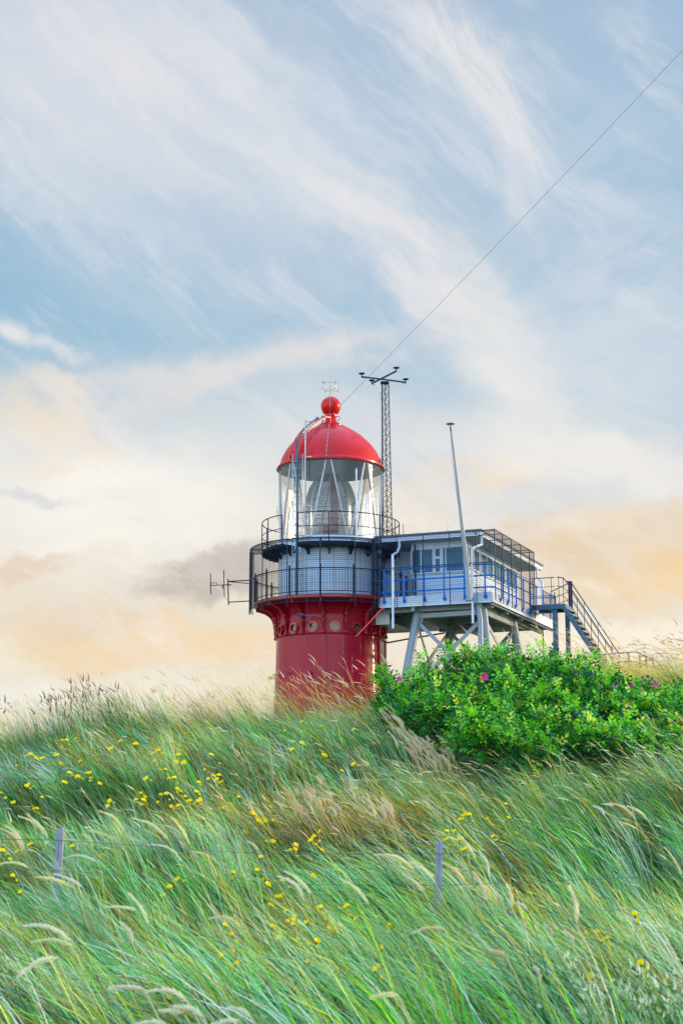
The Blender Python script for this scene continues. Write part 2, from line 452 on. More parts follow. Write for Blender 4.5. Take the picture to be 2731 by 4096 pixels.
def axis_pts(a, b, st, far):
    q = list(np.arange(a, b + .01, st)); d = st
    lo, hi = [], []; p = b
    while p < far: d *= 1.45; p += d; hi.append(p)
    d = st; p = a
    while p > -far: d *= 1.45; p -= d; lo.append(p)
    return np.array(lo[::-1] + q + hi)
gx = axis_pts(-16, 16, .5, 3500); gy = axis_pts(2, 70, .5, 3500)
X, Y = np.meshgrid(gx, gy)
Zg = H(X, Y)
me = bpy.data.meshes.new('ground')
nx, ny = len(gx), len(gy)
vs = np.stack([X.ravel(), Y.ravel(), Zg.ravel()], 1)
i = np.arange(ny - 1)[:, None] * nx + np.arange(nx - 1)[None]
me.from_pydata(vs.tolist(), [], np.stack([i, i + 1, i + nx + 1, i + nx], -1).reshape(-1, 4).tolist())
for p in me.polygons: p.use_smooth = True
GM = mat('sandy_dune_soil', (.16, .17, .07), .95, var=.4, vscale=1.3, bump=.5, bscale=9)
me.materials.append(GM)
g = bpy.data.objects.new('ground', me); COL.objects.link(g); tag(g, 'sandy dune slope under the grass', 'ground', kind='structure')

# ------------------------------------------------------------------ lighthouse
AX, AY = -.40, 60.0
def R(phi, r, z):
    t = rad(phi); return Vector((AX + r * math.sin(t), AY - r * math.cos(t), z))
LH = empty('lighthouse', (AX, AY, 3.3), 'red cast iron lighthouse with white watch room, glazed lantern and red dome', 'lighthouse')
b = MB()
b.lathe([(2.10, 3.0), (2.07, 4.3), (2.01, 5.57), (1.985, 6.3), (1.97, 7.05), (2.0, 7.055), (2.015, 7.085), (2.0, 7.12), (1.97, 7.125), (1.97, 7.75), (1.985, 7.88), (2.04, 8.0), (2.14, 8.09), (2.3, 8.16), (2.5, 8.2), (2.70, 8.22)], (AX, AY), 128)
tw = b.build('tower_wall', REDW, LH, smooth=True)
b = MB()                                            # plate joints
for z, r in ((6.34, 1.985), (5.57, 2.01), (4.75, 2.045)):
    b.torus((AX, AY, z), r, .007, 128, 6)
for k, (z0, z1) in enumerate(((3.2, 4.75), (4.75, 5.57), (5.57, 6.34), (6.34, 7.05))):
    for j in range(18):
        ph = j * 20 + (k % 2) * 10 + 3
        r0 = np.interp((z0 + z1) / 2, [4.3, 5.57, 6.3, 7.05], [2.07, 2.01, 1.985, 1.97])
        b.tube([R(ph, np.interp(z0, [3, 4.3, 5.57, 6.3, 7.05], [2.1, 2.07, 2.01, 1.985, 1.97]), z0), R(ph, np.interp(z1, [3, 4.3, 5.57, 6.3, 7.05], [2.1, 2.07, 2.01, 1.985, 1.97]), z1)], .006, 5)
b.build('plate_joint', RED, tw)
b = MB()
b.lathe([(1.88, 8.26), (2.66, 8.235), (2.80, 8.235), (2.83, 8.26), (2.83, 8.35), (2.80, 8.375), (1.88, 8.385)], (AX, AY), 128, closed=True)
b.build('gallery_deck', RED, LH, smooth=True)
b = MB()                                            # console
pl = [(1.94, 7.5), (2.04, 7.5), (2.07, 7.72), (2.16, 7.92), (2.34, 8.06), (2.6, 8.15), (2.76, 8.18), (2.76, 8.232), (1.94, 8.232)]
for sx in (0,):
    va = [(AX - .028, AY - r, z) for r, z in pl]; vb = [(AX + .028, AY - r, z) for r, z in pl]; n = len(pl)
    b.add(va + vb, [tuple(range(n)), tuple(range(n, 2 * n))[::-1]] + [(i, (i + 1) % n, n + (i + 1) % n, n + i) for i in range(n)])
b.tube([(AX, AY - 2.05, 7.5), (AX, AY - 2.09, 7.72), (AX, AY - 2.18, 7.9), (AX, AY - 2.36, 8.05), (AX, AY - 2.6, 8.13), (AX, AY - 2.76, 8.17)], [.05, .055, .05, .045, .04, .04], 8)
b.tube([(AX, AY - 1.99, 7.14), (AX, AY - 2.0, 7.2), (AX, AY - 2.03, 7.35), (AX, AY - 2.045, 7.52)], [.05, .035, .05, .07], 10)
b.sphere((AX, AY - 2.03, 7.13), .07, 12, 8); b.sphere((AX, AY - 2.09, 7.78), .085, 12, 8); b.sphere((AX, AY - 2.05, 7.55), .075, 12, 8)
b.box((AX, AY - 2.0, 7.64), (.13, .12, .05))
con = b.build('console', RED, LH, smooth=True)
for k in range(16):
    a = -6.6 + 22.5 * k
    if k == 0: con.rotation_euler.z = rad(a)
    else: spin(con, a)
def disc_y(b, c, r0, r1, y0, y1, n=28):
    """ring (or disc if r0=0) facing the camera direction -Y, between depths"""
    o = len(b.v)
    for yy, rr in ((y0, r0), (y1, r0), (y1, r1), (y0, r1)):
        for k in range(n):
            t = 2 * math.pi * k / n; b.v.append((c[0] + rr * math.cos(t), yy, c[2] + rr * math.sin(t)))
    for j in range(4):
        for k in range(n):
            k2 = (k + 1) % n; j2 = (j + 1) % 4
            b.f.append((o + j * n + k, o + j * n + k2, o + j2 * n + k2, o + j2 * n + k))
b = MB(); disc_y(b, (AX, 0, 7.31), .135, .195, AY - 1.93, AY - 2.02); disc_y(b, (AX, 0, 7.31), .13, .155, AY - 1.93, AY - 2.06)
ph = b.build('porthole', RED, LH, smooth=True)
b = MB(); disc_y(b, (AX, 0, 7.31), .001, .132, AY - 1.9, AY - 1.985)
b.build('pane', DGLASS, ph)
for k in range(16):
    a = 4.9 + 22.5 * k
    if k == 0: ph.rotation_euler.z = rad(a)
    else: spin(ph, a)
b = MB()                                            # wall tie: two rings standing out from the wall
def vring(b, cy, cz, rr, t=.012):
    b.tube([(AX, cy + rr * math.cos(2 * math.pi * i / 14), cz + rr * math.sin(2 * math.pi * i / 14)) for i in range(15)], t, 5, False)
vring(b, AY - 2.10, 5.68, .048); vring(b, AY - 2.20, 5.68, .048); b.bar((AX, AY - 2.0, 5.68), (AX, AY - 2.06, 5.68), .03)
tie = b.build('wall_tie', REDDARK, LH)
for k in range(15):
    a = 4.7 + 24 * k
    if k == 0: tie.rotation_euler.z = rad(a)
    else: spin(tie, a)
# narrow window
def arc_box(b, p0, p1, r0, r1, z0, z1, n=6):
    b.lathe([(r0, z0), (r1, z0), (r1, z1), (r0, z1)], (AX, AY), n, p0, p1, closed=True)
b = MB()
arc_box(b, 60, 63, 1.95, 2.06, 5.95, 6.95); arc_box(b, 79, 82, 1.95, 2.06, 5.95, 6.95)
arc_box(b, 60, 82, 1.95, 2.09, 6.95, 7.0); arc_box(b, 58.5, 83.5, 1.95, 2.12, 5.9, 5.95); 
wn = b.build('window', RED, LH)
b = MB(); arc_box(b, 63, 79, 1.95, 2.005, 5.95, 6.95); b.build('pane', DGLASS, wn)
b = MB()                                            # conduit up the front
b.tube([R(-4, 2.075 - .02, 4.2), R(-4, 2.03, 5.57), R(-4, 2.0, 6.3), R(-4, 1.995, 7.06), R(-4, 2.03, 7.1), R(-4, 1.99, 7.2), R(-3.2, 1.99, 7.45), R(-3.6, 1.99, 7.7)], .011, 6)
for z in (4.9, 5.85, 6.9): b.sphere(R(-4, 2.02, z), .025, 8, 6)
b.build('conduit', REDDARK, LH)
# white watch room
b = MB(); b.lathe([(1.9, 8.38), (1.9, 10.5), (1.93, 10.51), (1.93, 10.60), (1.90, 10.62), (1.80, 10.62), (1.80, 10.5)], (AX, AY), 128)
dr = b.build('watch_room_wall', WHITE, LH, smooth=True)
b = MB()
for k in range(24): b.box(R(k * 15 + 4, 1.903, 9.43), (.012, .012, 2.05), rad(k * 15 + 4))
for z in (8.9, 9.75): b.torus((AX, AY, z), 1.901, .006, 96, 5)
b.lathe([(1.91, 8.386), (1.95, 8.386), (1.95, 8.5), (1.91, 8.52)], (AX, AY), 96)
b.build('wall_panel_trim', GREY, dr)
# lantern gallery
b = MB()
prof = [(1.905, 10.19), (2.53, 10.19), (2.55, 10.2), (2.55, 10.30), (2.53, 10.31), (1.905, 10.31)]
b.lathe(prof, (AX, AY), 110, -27, 317, closed=True)
for k in range(44):
    p = -27 + 344 * k / 44
    b.bar(R(p, 1.93, 10.17), R(p, 2.52, 10.17), .03, .05)
b.build('lantern_deck', NAVY, LH)
b = MB()
pl = [(1.9, 9.93), (1.98, 9.93), (2.1, 10.05), (2.5, 10.16), (2.5, 10.188), (1.9, 10.188)]
va = [(AX - .03, AY - r, z) for r, z in pl]; vb = [(AX + .03, AY - r, z) for r, z in pl]; n = len(pl)
b.add(va + vb, [tuple(range(n)), tuple(range(n, 2 * n))[::-1]] + [(i, (i + 1) % n, n + (i + 1) % n, n + i) for i in range(n)])
br = b.build('deck_bracket', NAVY, LH)
for k in range(16):
    a = -1 + 22.5 * k
    if k == 0: br.rotation_euler.z = rad(a)
    elif a % 360 not in (321.5,): spin(br, a)
# railings
b = MB()
for z, r in ((11.36, .019), (10.86, .015)): b.torus((AX, AY, z), 2.53, r, 110, 7, -27, 317)
for k in range(16):
    a = -1 + 22.9 * k
    if a > 317: continue
    b.bar(R(a, 2.53, 10.28), R(a, 2.53, 11.36), .035)
for a in (-27, 317): b.bar(R(a, 2.53, 10.28), R(a, 2.53, 11.36), .04)
b.build('lantern_railing', NAVY, LH)
b = MB()
for z, r in ((9.29, .022), (8.47, .014), (9.22, .008)): b.torus((AX, AY, z), 2.80, r, 128, 7)
for k in range(15): b.box(R(-6.8 + 24 * k, 2.79, 8.88), (.05, .05, 1.03), rad(-6.8 + 24 * k))
for k in range(15): b.sphere(R(-6.8 + 24 * k, 2.79, 9.41), .03, 8, 6)
b.build('gallery_railing', NAVY, LH)
b = MB()
for k in range(165): b.box(R(k * 360 / 165, 2.80, 8.88), (.009, .009, .82), rad(k * 360 / 165))
b.build('baluster', NAVY, LH)
# safety netting round the gallery
b = MB()
A0, A1 = -104, 36
nv = int(2.95 * rad(A1 - A0) / .072)
for k in range(nv + 1): b.box(R(A0 + (A1 - A0) * k / nv, 2.95, 9.22), (.006, .006, 2.25), rad(A0 + (A1 - A0) * k / nv))
for k in range(32): b.torus((AX, AY, 8.1 + k * .0725), 2.952, .0042, 60, 4, A0, A1)
for k in range(nv + 1):
    a = A0 + (A1 - A0) * k / nv
    b.bar(R(a, 2.95, 10.34), R(a, 2.56, 10.33), .006)
for r in (2.62, 2.7, 2.78, 2.86): b.torus((AX, AY, 10.345), r, .0035, 60, 4, A0, A1)
net = b.build('safety_net', NAVY, LH)
b = MB()
for z, r in ((10.35, .022), (8.09, .008)): b.torus((AX, AY, z), 2.95, r, 80, 7, A0, A1)
for a in (-78.8, -54.8, -30.8, -6.8, 17.2, 32, 36):
    b.tube([R(a, 2.965, 8.05), R(a, 2.965, 10.34)], .018, 6)
    b.bar(R(a, 2.95, 10.33), R(a, 2.55, 10.31), .03)
    lo = R(a, 2.96, 7.99)
    b.tube([lo + Vector((.03 * math.sin(t), 0, .07 * math.cos(t))) for t in [i * math.pi / 5 for i in range(11)]], .007, 5, False)
b.box(R(-90, 2.97, 9.15), (.16, .03, 2.3), rad(-90)); b.bar(R(-90, 2.97, 10.3), R(-88, 2.9, 10.42), .03)
b.build('net_frame', DARKBLUE, LH)
# lantern glazing and its zigzag bars
b = MB(); b.lathe([(1.895, 10.60), (1.895, 13.42)], (AX, AY), 96)
b.build('lantern_glass', LGLASS, LH, smooth=True, recalc=False)
b = MB()
for k in range(8):
    tn, bn = -2 + 45 * k, 20.5 + 45 * k
    for t0, b0 in ((tn + 2.4, bn - 2.2), (tn + 45 - 2.4, bn + 2.2)):
        pts = []
        for j in range(7):
            f = j / 6; pts.append(R(t0 + (b0 - t0) * f, 1.90, 13.42 + (10.61 - 13.42) * f))
        for p, q in zip(pts[:-1], pts[1:]): b.bar(p, q, .045, .06, up=tuple((p - Vector((AX, AY, p.z)))))
b.build('glazing_bar', BARM, LH)
b = MB(); b.tube([R(0, 1.93, 11.5), R(0, 2.0, 11.52), R(0, 2.0, 11.98), R(0, 1.93, 12.0)], .008, 5)
gh = b.build('grab_handle', GREY, LH)
for k in range(16):
    if k == 0: gh.rotation_euler.z = rad(10)
    else: spin(gh, 10 + 22.5 * k)
# lens
LX, LY = AX, AY
ln = []
prof = [(.86, 10.80), (.90, 11.0), (.91, 12.2), (.86, 12.42), (.74, 12.77), (.62, 12.96), (.53, 13.08), (.32, 13.22), (.05, 13.26)]
b = MB(); b.lathe(prof, (LX, LY), 64)
lens = b.build('lens', LENS, LH, smooth=True, recalc=False)
b = MB()
for k in range(34):
    z = 10.85 + k * .07
    if 11.45 < z < 11.95 and k % 2: continue
    r = np.interp(z, [p[1] for p in prof], [p[0] for p in prof])
    b.lathe([(r, z), (r + .025, z + .012), (r, z + .03)], (LX, LY), 64)
b.build('prism_ring', glass('prism_glass', (.62, .70, .75), .06, .15, .25, (.28, .36, .42), fm=.5), lens, recalc=False)
b = MB()
for k in range(8):
    a = -2 + 45 * k
    b.tube([R(a, r + .02, z) for r, z in prof], .018, 6)
for z in (12.2, 10.82): b.torus((LX, LY, z), .92, .02, 64, 6)
b.build('lens_frame', LENSRIB, lens)
b = MB(); b.lathe([(.5, 10.9), (.5, 12.6), (.4, 13.05)], (LX, LY), 12, -2, 34)
b.tube([(LX, LY, 10.4), (LX, LY, 11.3)], .3, 12); b.tube([(LX, LY, 11.3), (LX, LY, 11.7)], .07, 8)
b.build('red_sector', LENSRED, lens)
b = MB()
b.tube([(LX, LY, 10.45), (LX, LY, 10.82)], [.85, .8], 32)
for k in range(8): b.bar(R(20 + 45 * k, .8, 10.5), R(60 + 45 * k, .8, 10.8), .05)
b.build('lens_pedestal', GREY, lens)
# dome
b = MB()
dome = [(1.93, 13.40), (1.975, 13.41), (1.975, 13.50), (1.93, 13.53), (1.90, 13.6), (1.83, 13.83), (1.72, 14.05), (1.57, 14.27), (1.38, 14.48), (1.17, 14.68), (.95, 14.83), (.74, 14.96), (.58, 15.05), (.47, 15.09), (.47, 15.13), (.42, 15.16), (.3, 15.19), (.235, 15.25), (.205, 15.36), (.20, 15.44), (.225, 15.45), (.225, 15.49), (.20, 15.50), (.20, 15.56)]
b.lathe(dome, (AX, AY), 128)
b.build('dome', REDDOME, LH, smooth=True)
b = MB(); b.lathe([(1.92, 13.405), (1.7, 13.5), (1.2, 14.0), (.5, 14.3), (.01, 14.4)], (AX, AY), 64); b.build('lantern_ceiling', CREAMIN, LH, smooth=True)
b = MB(); b.torus((AX, AY, 13.42), 2.005, .02, 128, 8)
for k in range(16): b.bar(R(k * 22.5, 1.95, 13.44), R(k * 22.5, 2.0, 13.42), .025)
for a in (68, 12 - 90 + 30): b.box(R(a, 1.97, 13.60), (.10, .05, .14), rad(a))
b.build('rim_rail', REDDARK, LH, smooth=True)
b = MB(); b.sphere((AX, AY, 15.865), .375, 48, 28, 1.0)
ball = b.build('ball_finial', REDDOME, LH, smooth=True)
b = MB()
b.sphere(R(0, .30, 15.63), .022, 8, 6)
vh = b.build('vent_hole', REDDARK, ball)
for k in range(1, 12): spin(vh, k * 30 + 8)
for k in (-1, 1):
    b = MB()
    b.tube([(AX + k * .2, AY - .05, 15.45), (AX + k * .30, AY - .1, 15.45), (AX + k * .34, AY - .1, 15.40), (AX + k * .31, AY - .1, 15.33), (AX + k * .25, AY - .05, 15.27)], .012, 6)
    b.build('lifting_eye', REDDARK, ball)
# ladders
def dome_r(z):
    zs = [p[1] for p in dome[4:14]]; rs = [p[0] for p in dome[4:14]]
    return float(np.interp(z, zs, rs))
b = MB()
cphi = rad(-40); nrm = Vector((math.sin(cphi), -math.cos(cphi), 0)); lat = Vector((math.cos(cphi), math.sin(cphi), 0))
lad = []
for j in range(15):
    z = 13.45 + (15.12 - 13.45) * (1 - (1 - j / 14) ** 1.6)
    lad.append((dome_r(z) + .20 - .10 * (j / 14), z + .20 * (j / 14)))
lad.append((.42, 15.33)); lad.append((.26, 15.36))
for sgn in (-1, 1):
    b.tube([Vector((AX, AY, z)) + nrm * r + lat * .2 * sgn for r, z in lad], .028, 6)
    b.tube([Vector((AX, AY, 0)) + nrm * .26 + lat * .2 * sgn + Vector((0, 0, z)) for z in (15.36, 15.17)], .022, 6)
for j in range(0, 15):
    r, z = lad[j]; p = Vector((AX, AY, z)) + nrm * r
    b.bar(p - lat * .2, p + lat * .2, .018)
b.build('dome_ladder', ORANGE, LH)
b = MB()
for x in (-1.77, -1.40): b.tube([(x, 58.22 + (.13 if x < -1.6 else 0), 8.4), (x, 58.22 + (.13 if x < -1.6 else 0), 13.62)], .02, 6)
for k in range(19): b.bar((-1.77, 58.35, 8.6 + k * .265), (-1.40, 58.22, 8.6 + k * .265), .016)
b.build('lantern_ladder', STEEL, LH)
b = MB()
pts = [(-1.60, 58.14, 8.4), (-1.60, 58.14, 13.5)]
for j in (3, 6, 9, 12): pts.append(Vector((AX, AY, lad[j][1] + .06)) + nrm * (lad[j][0] + .04))
b.tube(pts, .03, 8); b.tube([(p[0] + .05, p[1], p[2]) for p in pts[:3]], .014, 6)
for z in (13.5, 12.2, 11.0, 10.6): b.box((-1.6, 58.14, z), (.14, .06, .05))
b.build('cable_pipe', GALV, LH)
b = MB(); b.tube([(-1.30, 58.12, 10.3), (-1.305, 58.12, 14.85)], .032, 10)
for z in (10.6, 11.7, 13.5): b.box((-1.2, 58.16, z), (.24, .04, .04))
b.build('aerial_pole', STEEL, LH)
b = MB()
tip = Vector((AX, AY, 15.25)) + nrm * .75
b.tube([Vector((-1.3, 58.12, 14.78)), tip - Vector((.1, 0, .1)), tip], .01, 5)
b.bar(tip + Vector((-.22, -.05, -.12)), tip + Vector((.2, .03, .02)), .045)
for k in range(5): b.bar(tip + Vector((-.16 + k * .08, -.05, -.10 + k * .03)) - Vector((0, .05, .06)), tip + Vector((-.16 + k * .08, 0, -.10 + k * .03)) + Vector((0, .05, .06)), .014)
b.sphere(tip + Vector((-.02, -.02, .03)), .05, 8, 6)
b.build('cable_clamp', STEEL, LH)
b = MB()                                            # lightning cable over ball and dome
pts = [(AX - .03, AY - .02, 16.25)] + [(AX - .03 - .01 * math.sin(t * 3), AY - .39 * math.sin(t), 15.865 + .39 * math.cos(t)) for t in [rad(q) for q in range(20, 150, 18)]]
pts += [R(-4, .24, 15.42), R(-4, .28, 15.22), R(-4, .5, 15.18)]
pts += [R(-3 - 1.5 * k / 8, dome_r(15.05 - 1.5 * k / 8) + .02, 15.05 - 1.5 * k / 8) for k in range(1, 9)]
pts += [R(-5, 1.98, 13.4), R(-7, 1.93, 13.2), R(-8.5, 1.93, 11.5), R(-9, 1.95, 10.6)]
b.tube(pts, .009, 5)
for p in pts[12:21]: b.box((p[0], p[1], p[2]), (.05, .02, .02))
b.build('lightning_cable', STEEL, LH)
b = MB()                                            # lamp arm out of a porthole
b.tube([R(-17.6, 1.9, 7.25), (-1.56, 57.55, 7.69)], .018, 6)
b.tube([(-1.56, 57.5, 7.69), (-1.35, 57.5, 7.655)], [.025, .03], 8); b.tube([(-1.35, 57.5, 7.655), (-1.0, 57.5, 7.62)], .018, 8); b.tube([(-1.0, 57.5, 7.62), (-.86, 57.5, 7.605)], [.035, .03], 8)
b.tube([(-1.22, 57.5, 7.63), (-1.22, 57.25, 8.1), (-1.22, 57.2, 8.6)], .006, 5)
b.build('outrigger_lamp', GALV, LH)
b = MB(); b.bar((.519, 58.05, 6.96), (1.47, 57.7, 7.93), .045); b.build('slanted_strut', ORANGE, LH)
b = MB(); b.tube([(1.55, 60.2, 6.96), (2.6, 61.5, 7.30), (3.9, 62.3, 7.6)], .03, 8); b.build('tie_rod', REDDARK, LH)
b = MB()                                            # stick light on the upper railing
b.tube([(.527, 57.62, 10.28), (.527, 57.62, 11.4)], .03, 8); b.box((.527, 57.6, 11.45), (.09, .08, .3))
b.tube([(.527, 57.6, 11.58), (.527, 57.6, 12.93)], .026, 8)
st = b.build('signal_stick', WHITE2, LH)
b = MB(); b.sphere((.527, 57.6, 12.96), .03, 10, 8, 1.4); b.build('red_tip', REDDARK, st)
# upper cable drum loops and whip
b = MB(); b.tube([R(88, 2.55, 10.95), R(88, 2.68, 10.97), R(88, 2.68, 11.3)], .008, 5); b.tube([R(88, 2.68, 10.97), R(88, 2.68, 11.35)], .012, 5)
b.build('whip_aerial', NAVY, LH)
for p in (-36, -52, 38):
    b = MB(); b.tube([R(p, 2.05, 10.06), R(p, 2.2, 10.02)], .05, 8); b.sphere(R(p, 2.22, 10.02), .06, 10, 8)
    b.build('floodlight', GALV, LH)

# weather vane
wv = empty('weather_vane', (AX - .027, 60, 16.22), 'small gilded weather vane with arrow and compass letters on the red ball', 'weather vane')
cx = AX - .027
b = MB(); b.tube([(cx, 60, 16.2), (cx, 60, 16.5), (cx, 60, 16.57), (cx, 60, 16.96)], [.021, .019, .012, .006], 8); b.box((cx, 60, 16.24), (.08, .08, .02)); b.build('spindle', BRASS, wv)
b = MB()
def plate(b, pts, y=60, t=.006):
    n = len(pts); b.add([(p[0], y - t, p[1]) for p in pts] + [(p[0], y + t, p[1]) for p in pts], [tuple(range(n)), tuple(range(n, 2 * n))[::-1]] + [(i, (i + 1) % n, n + (i + 1) % n, n + i) for i in range(n)])
b.tube([(cx - .2, 60, 16.80), (cx + .18, 60, 16.80)], .007, 6)
plate(b, [(cx - .325, 16.845), (cx - .20, 16.845), (cx - .155, 16.80), (cx - .20, 16.757), (cx - .325, 16.755), (cx - .29, 16.80)])
plate(b, [(cx + .155, 16.842), (cx + .29, 16.80), (cx + .155, 16.758)])
b.tube([(cx + .035 * math.cos(t), 60, 16.8 + .035 * math.sin(t)) for t in [i * math.pi / 6 for i in range(13)]], .004, 5, False)
b.build('arrow', SILVER, wv)
b = MB()
ow = Vector((.31, .18, 0)); nsd = Vector((.206, -.28, 0)); o_ = Vector((cx, 60, 16.49))
b.tube([o_ - ow, o_ + ow], .007, 5); b.tube([o_ - nsd, o_ + nsd], .007, 5)
b.build('compass_arm', BRASS, wv)
def letter(strokes, c, ax, wd, ht):
    b = MB(); a = ax.normalized()
    for s_ in strokes: b.tube([c + a * (p[0] - .5) * wd + Vector((0, 0, p[1] * ht)) for p in s_], .009, 5)
    b.build('compass_letter', BRASS, wv)
letter([[(.5 + .45 * math.sin(t), .5 - .5 * math.cos(t)) for t in [i * math.pi / 7 for i in range(15)]]], o_ - ow * .93 + Vector((0, 0, .01)), ow, .075, .09)
letter([[(0, 1), (.25, 0), (.5, .7), (.75, 0), (1, 1)]], o_ + ow * .93 + Vector((0, 0, .01)), ow, .10, .09)
letter([[(0, 0), (0, 1)], [(0, 0), (1, 1)], [(1, 1), (1, 0)]], o_ + nsd * .93 + Vector((0, 0, .01)), nsd, .08, .10)
letter([[(0, .9), (.3, 1), (.9, .95), (1, .7), (.7, .5), (.2, .35), (.05, .15), (.4, 0), (1, .1)][::1]], o_ - nsd * .93 + Vector((0, 0, .01)), nsd * -1, .08, .10)

# lattice mast with four antennas
mx, my = 1.72, 60.75
ms = empty('lattice_mast', (mx, my, 10.31), 'slender dark blue lattice mast behind the lantern carrying a cross of four antennas', 'mast')
def cornr(z):
    f = (z - 10.3) / (17.0 - 10.3); s = .185 - .06 * f
    c = Vector((mx - .05 * f, my, z))
    return [c + Vector((-s, -.1, 0)), c + Vector((s, -.1, 0)), c + Vector((0, .22, 0))]
b = MB()
lo, hi = cornr(10.31), cornr(17.0)
for k in range(3): b.tube([lo[k], hi[k]], [.034, .026] if k == 0 else [.02, .017], 6)
b.build('mast_leg', DARKBLUE, ms)
b = MB(); nz = 34
for k in range(nz):
    z0 = 10.31 + 6.69 * k / nz; z1 = 10.31 + 6.69 * (k + 1) / nz
    c0, c1 = cornr(z0), cornr(z1)
    for a, q in ((0, 1), (1, 2), (2, 0)):
        if k % 2 == 0: b.bar(c0[a], c1[q], .014)
        else: b.bar(c0[q], c1[a], .014)
        if a == 0:
            b.bar(c0[q] if k % 2 == 0 else c0[a], c1[a] if k % 2 == 0 else c1[q], .012)
b.build('lattice_bracing', DARKBLUE, ms)
b = MB(); ac = Vector((1.63, 60.4, 16.98))
ends = [(-.87, -.54), (.81, .24), (.41, -1.1), (-.47, .62)]
b.bar(ac + Vector((ends[0][0], ends[0][1], 0)), ac + Vector((ends[1][0], ends[1][1], 0)), .05)
b.bar(ac + Vector((ends[2][0], ends[2][1], .06)), ac + Vector((ends[3][0], ends[3][1], .06)), .05)
b.box((ac.x, ac.y + .2, ac.z - .03), (.3, .3, .05))
b.build('cross_arm', DARKBLUE, ms)
for k, e in enumerate(ends):
    b = MB(); c = ac + Vector((e[0], e[1], .10 if k < 2 else .16))
    b.tube([c + Vector((0, 0, -.14)), c + Vector((0, 0, 0))], .02, 8)
    b.lathe([(.001, c.z), (.09, c.z), (.125, c.z + .02), (.12, c.z + .035), (.06, c.z + .05), (.001, c.z + .055)], (c.x, c.y), 20)
    b.tube([c + Vector((.0, 0, -.1)), c + Vector((.06 * (1 if e[0] < 0 else -1), 0, -.17)), c + Vector((.14 * (1 if e[0] < 0 else -1), 0, -.12))], .008, 5)
    b.build('antenna', DARKBLUE, ms, smooth=True)
b = MB(); b.tube([(mx - .25, my - .1, 16.6), (mx - .25, my - .1, 16.3)], [.03, .03], 8); b.tube([(mx - .25, my - .1, 16.3), (mx - .24, my - .1, 12.4), (mx - .22, my - .1, 10.4)], .007, 5)
b.build('insulated_lead', WHITE2, ms)

# side aerial on the gallery net
ya = empty('dipole_aerial', (-3.36, 60, 8.45), 'dark metal dipole aerial on a bracket sticking out of the gallery', 'aerial')
b = MB()
b.tube([(-4.17, 60, 9.32), (-4.135, 60, 8.35)], .022, 8)
b.tube([(-3.36, 60, 9.27), (-4.15, 60, 9.225)], .02, 8); b.tube([(-3.36, 60, 9.145), (-4.0, 60, 9.205), (-4.15, 60, 9.215)], .016, 8)
b.tube([(-3.36, 60, 8.50), (-4.14, 60, 8.455)], .02, 8)
b.build('bracket', NAVY, ya)
b = MB(); b.tube([(-4.07, 60, 9.10), (-4.83, 59.97, 9.075)], .015, 8); b.tube([(-4.8, 59.97, 9.16), (-4.58, 59.97, 9.17), (-4.56, 59.97, 9.08)], .013, 6)
b.box((-4.13, 60, 9.10), (.18, .05, .035)); b.tube([(-4.29, 60, 8.67), (-4.14, 60, 8.5)], .006, 5); b.box((-4.36, 60, 9.02), (.04, .04, .12))
b.build('boom', NAVY, ya)
for x0, z0, x1, z1 in ((-4.323, 9.65, -4.291, 8.645), (-4.81, 9.52, -4.786, 8.727)):
    b = MB(); b.tube([(x0, 59.97, z0), (x1, 59.97, z1)], .017, 8); b.build('dipole', NAVY, ya)

# ------------------------------------------------------------------ lookout hut on its platform
E1 = Vector((-.929, .37, 0)); E2 = Vector((.37, .929, 0)); C0 = Vector((5.17, 56.3, 0))
def W(u, v, z): return C0 + E1 * u + E2 * v + Vector((0, 0, z))
def ub(b, u0, u1, v0, v1, z0, z1):
    b.hexa([W(u0, v0, z0), W(u1, v0, z0), W(u1, v1, z0), W(u0, v1, z0), W(u0, v0, z1), W(u1, v0, z1), W(u1, v1, z1), W(u0, v1, z1)])
hb = W(2, 2.5, 4.4)
HT = empty('lookout_hut', hb, 'white flat-roofed lookout hut on a raised platform with four grey legs', 'hut')
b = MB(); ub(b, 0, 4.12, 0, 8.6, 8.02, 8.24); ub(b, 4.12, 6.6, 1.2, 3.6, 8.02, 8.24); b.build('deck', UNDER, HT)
b = MB()
ub(b, -.02, 4.14, -.03, 0, 7.98, 8.30); ub(b, -.03, -.0, 0, 8.6, 7.98, 8.30); ub(b, 0, 4.12, 8.6, 8.63, 7.98, 8.3)
ub(b, -.04, 4.1, -.08, -.03, 7.93, 7.975); ub(b, -.08, -.03, -.08, 8.62, 7.93, 7.975)
for z in (8.09, 8.19): ub(b, -.035, 4.13, -.034, -.03, z, z + .006)
b.build('fascia', WHITE2, HT)
b = MB()
ub(b, 3.0, 6.0, 3.2, 3.28, 7.45, 8.02); ub(b, 4.1, 5.9, .95, 1.02, 7.48, 8.02); ub(b, 4.1, 5.9, 1.02, 3.2, 7.5, 7.56)
b.build('bridge_panel', WHITE2, HT)
b = MB()
for u in (.45, 2.9): ub(b, u - .06, u + .06, .05, 8.3, 7.78, 8.018)
for v in (.45, 2.3, 4.2, 6.3): ub(b, .1, 4.0, v - .05, v + .05, 7.80, 8.016)
for u in (-.0, 3.95): ub(b, u + .02, u + .10, .05, 8.4, 7.88, 8.017)
b.build('floor_beam', GREY, HT)
tops = [(2.9, .6), (.45, .35), (2.9, 4.3), (.45, 4.1)]
sg = [(1, -1), (-1, -1), (1, 1), (-1, 1)]
def legp(k, z):
    s = .15 * (7.8 - z); return W(tops[k][0] + sg[k][0] * s, tops[k][1] + sg[k][1] * s, z)
for k in range(4):
    b = MB(); p = legp(k, 4.0); b.tube([legp(k, 3.4), legp(k, 7.8)], .155, 24)
    b.build('leg', GREY, HT, smooth=True)
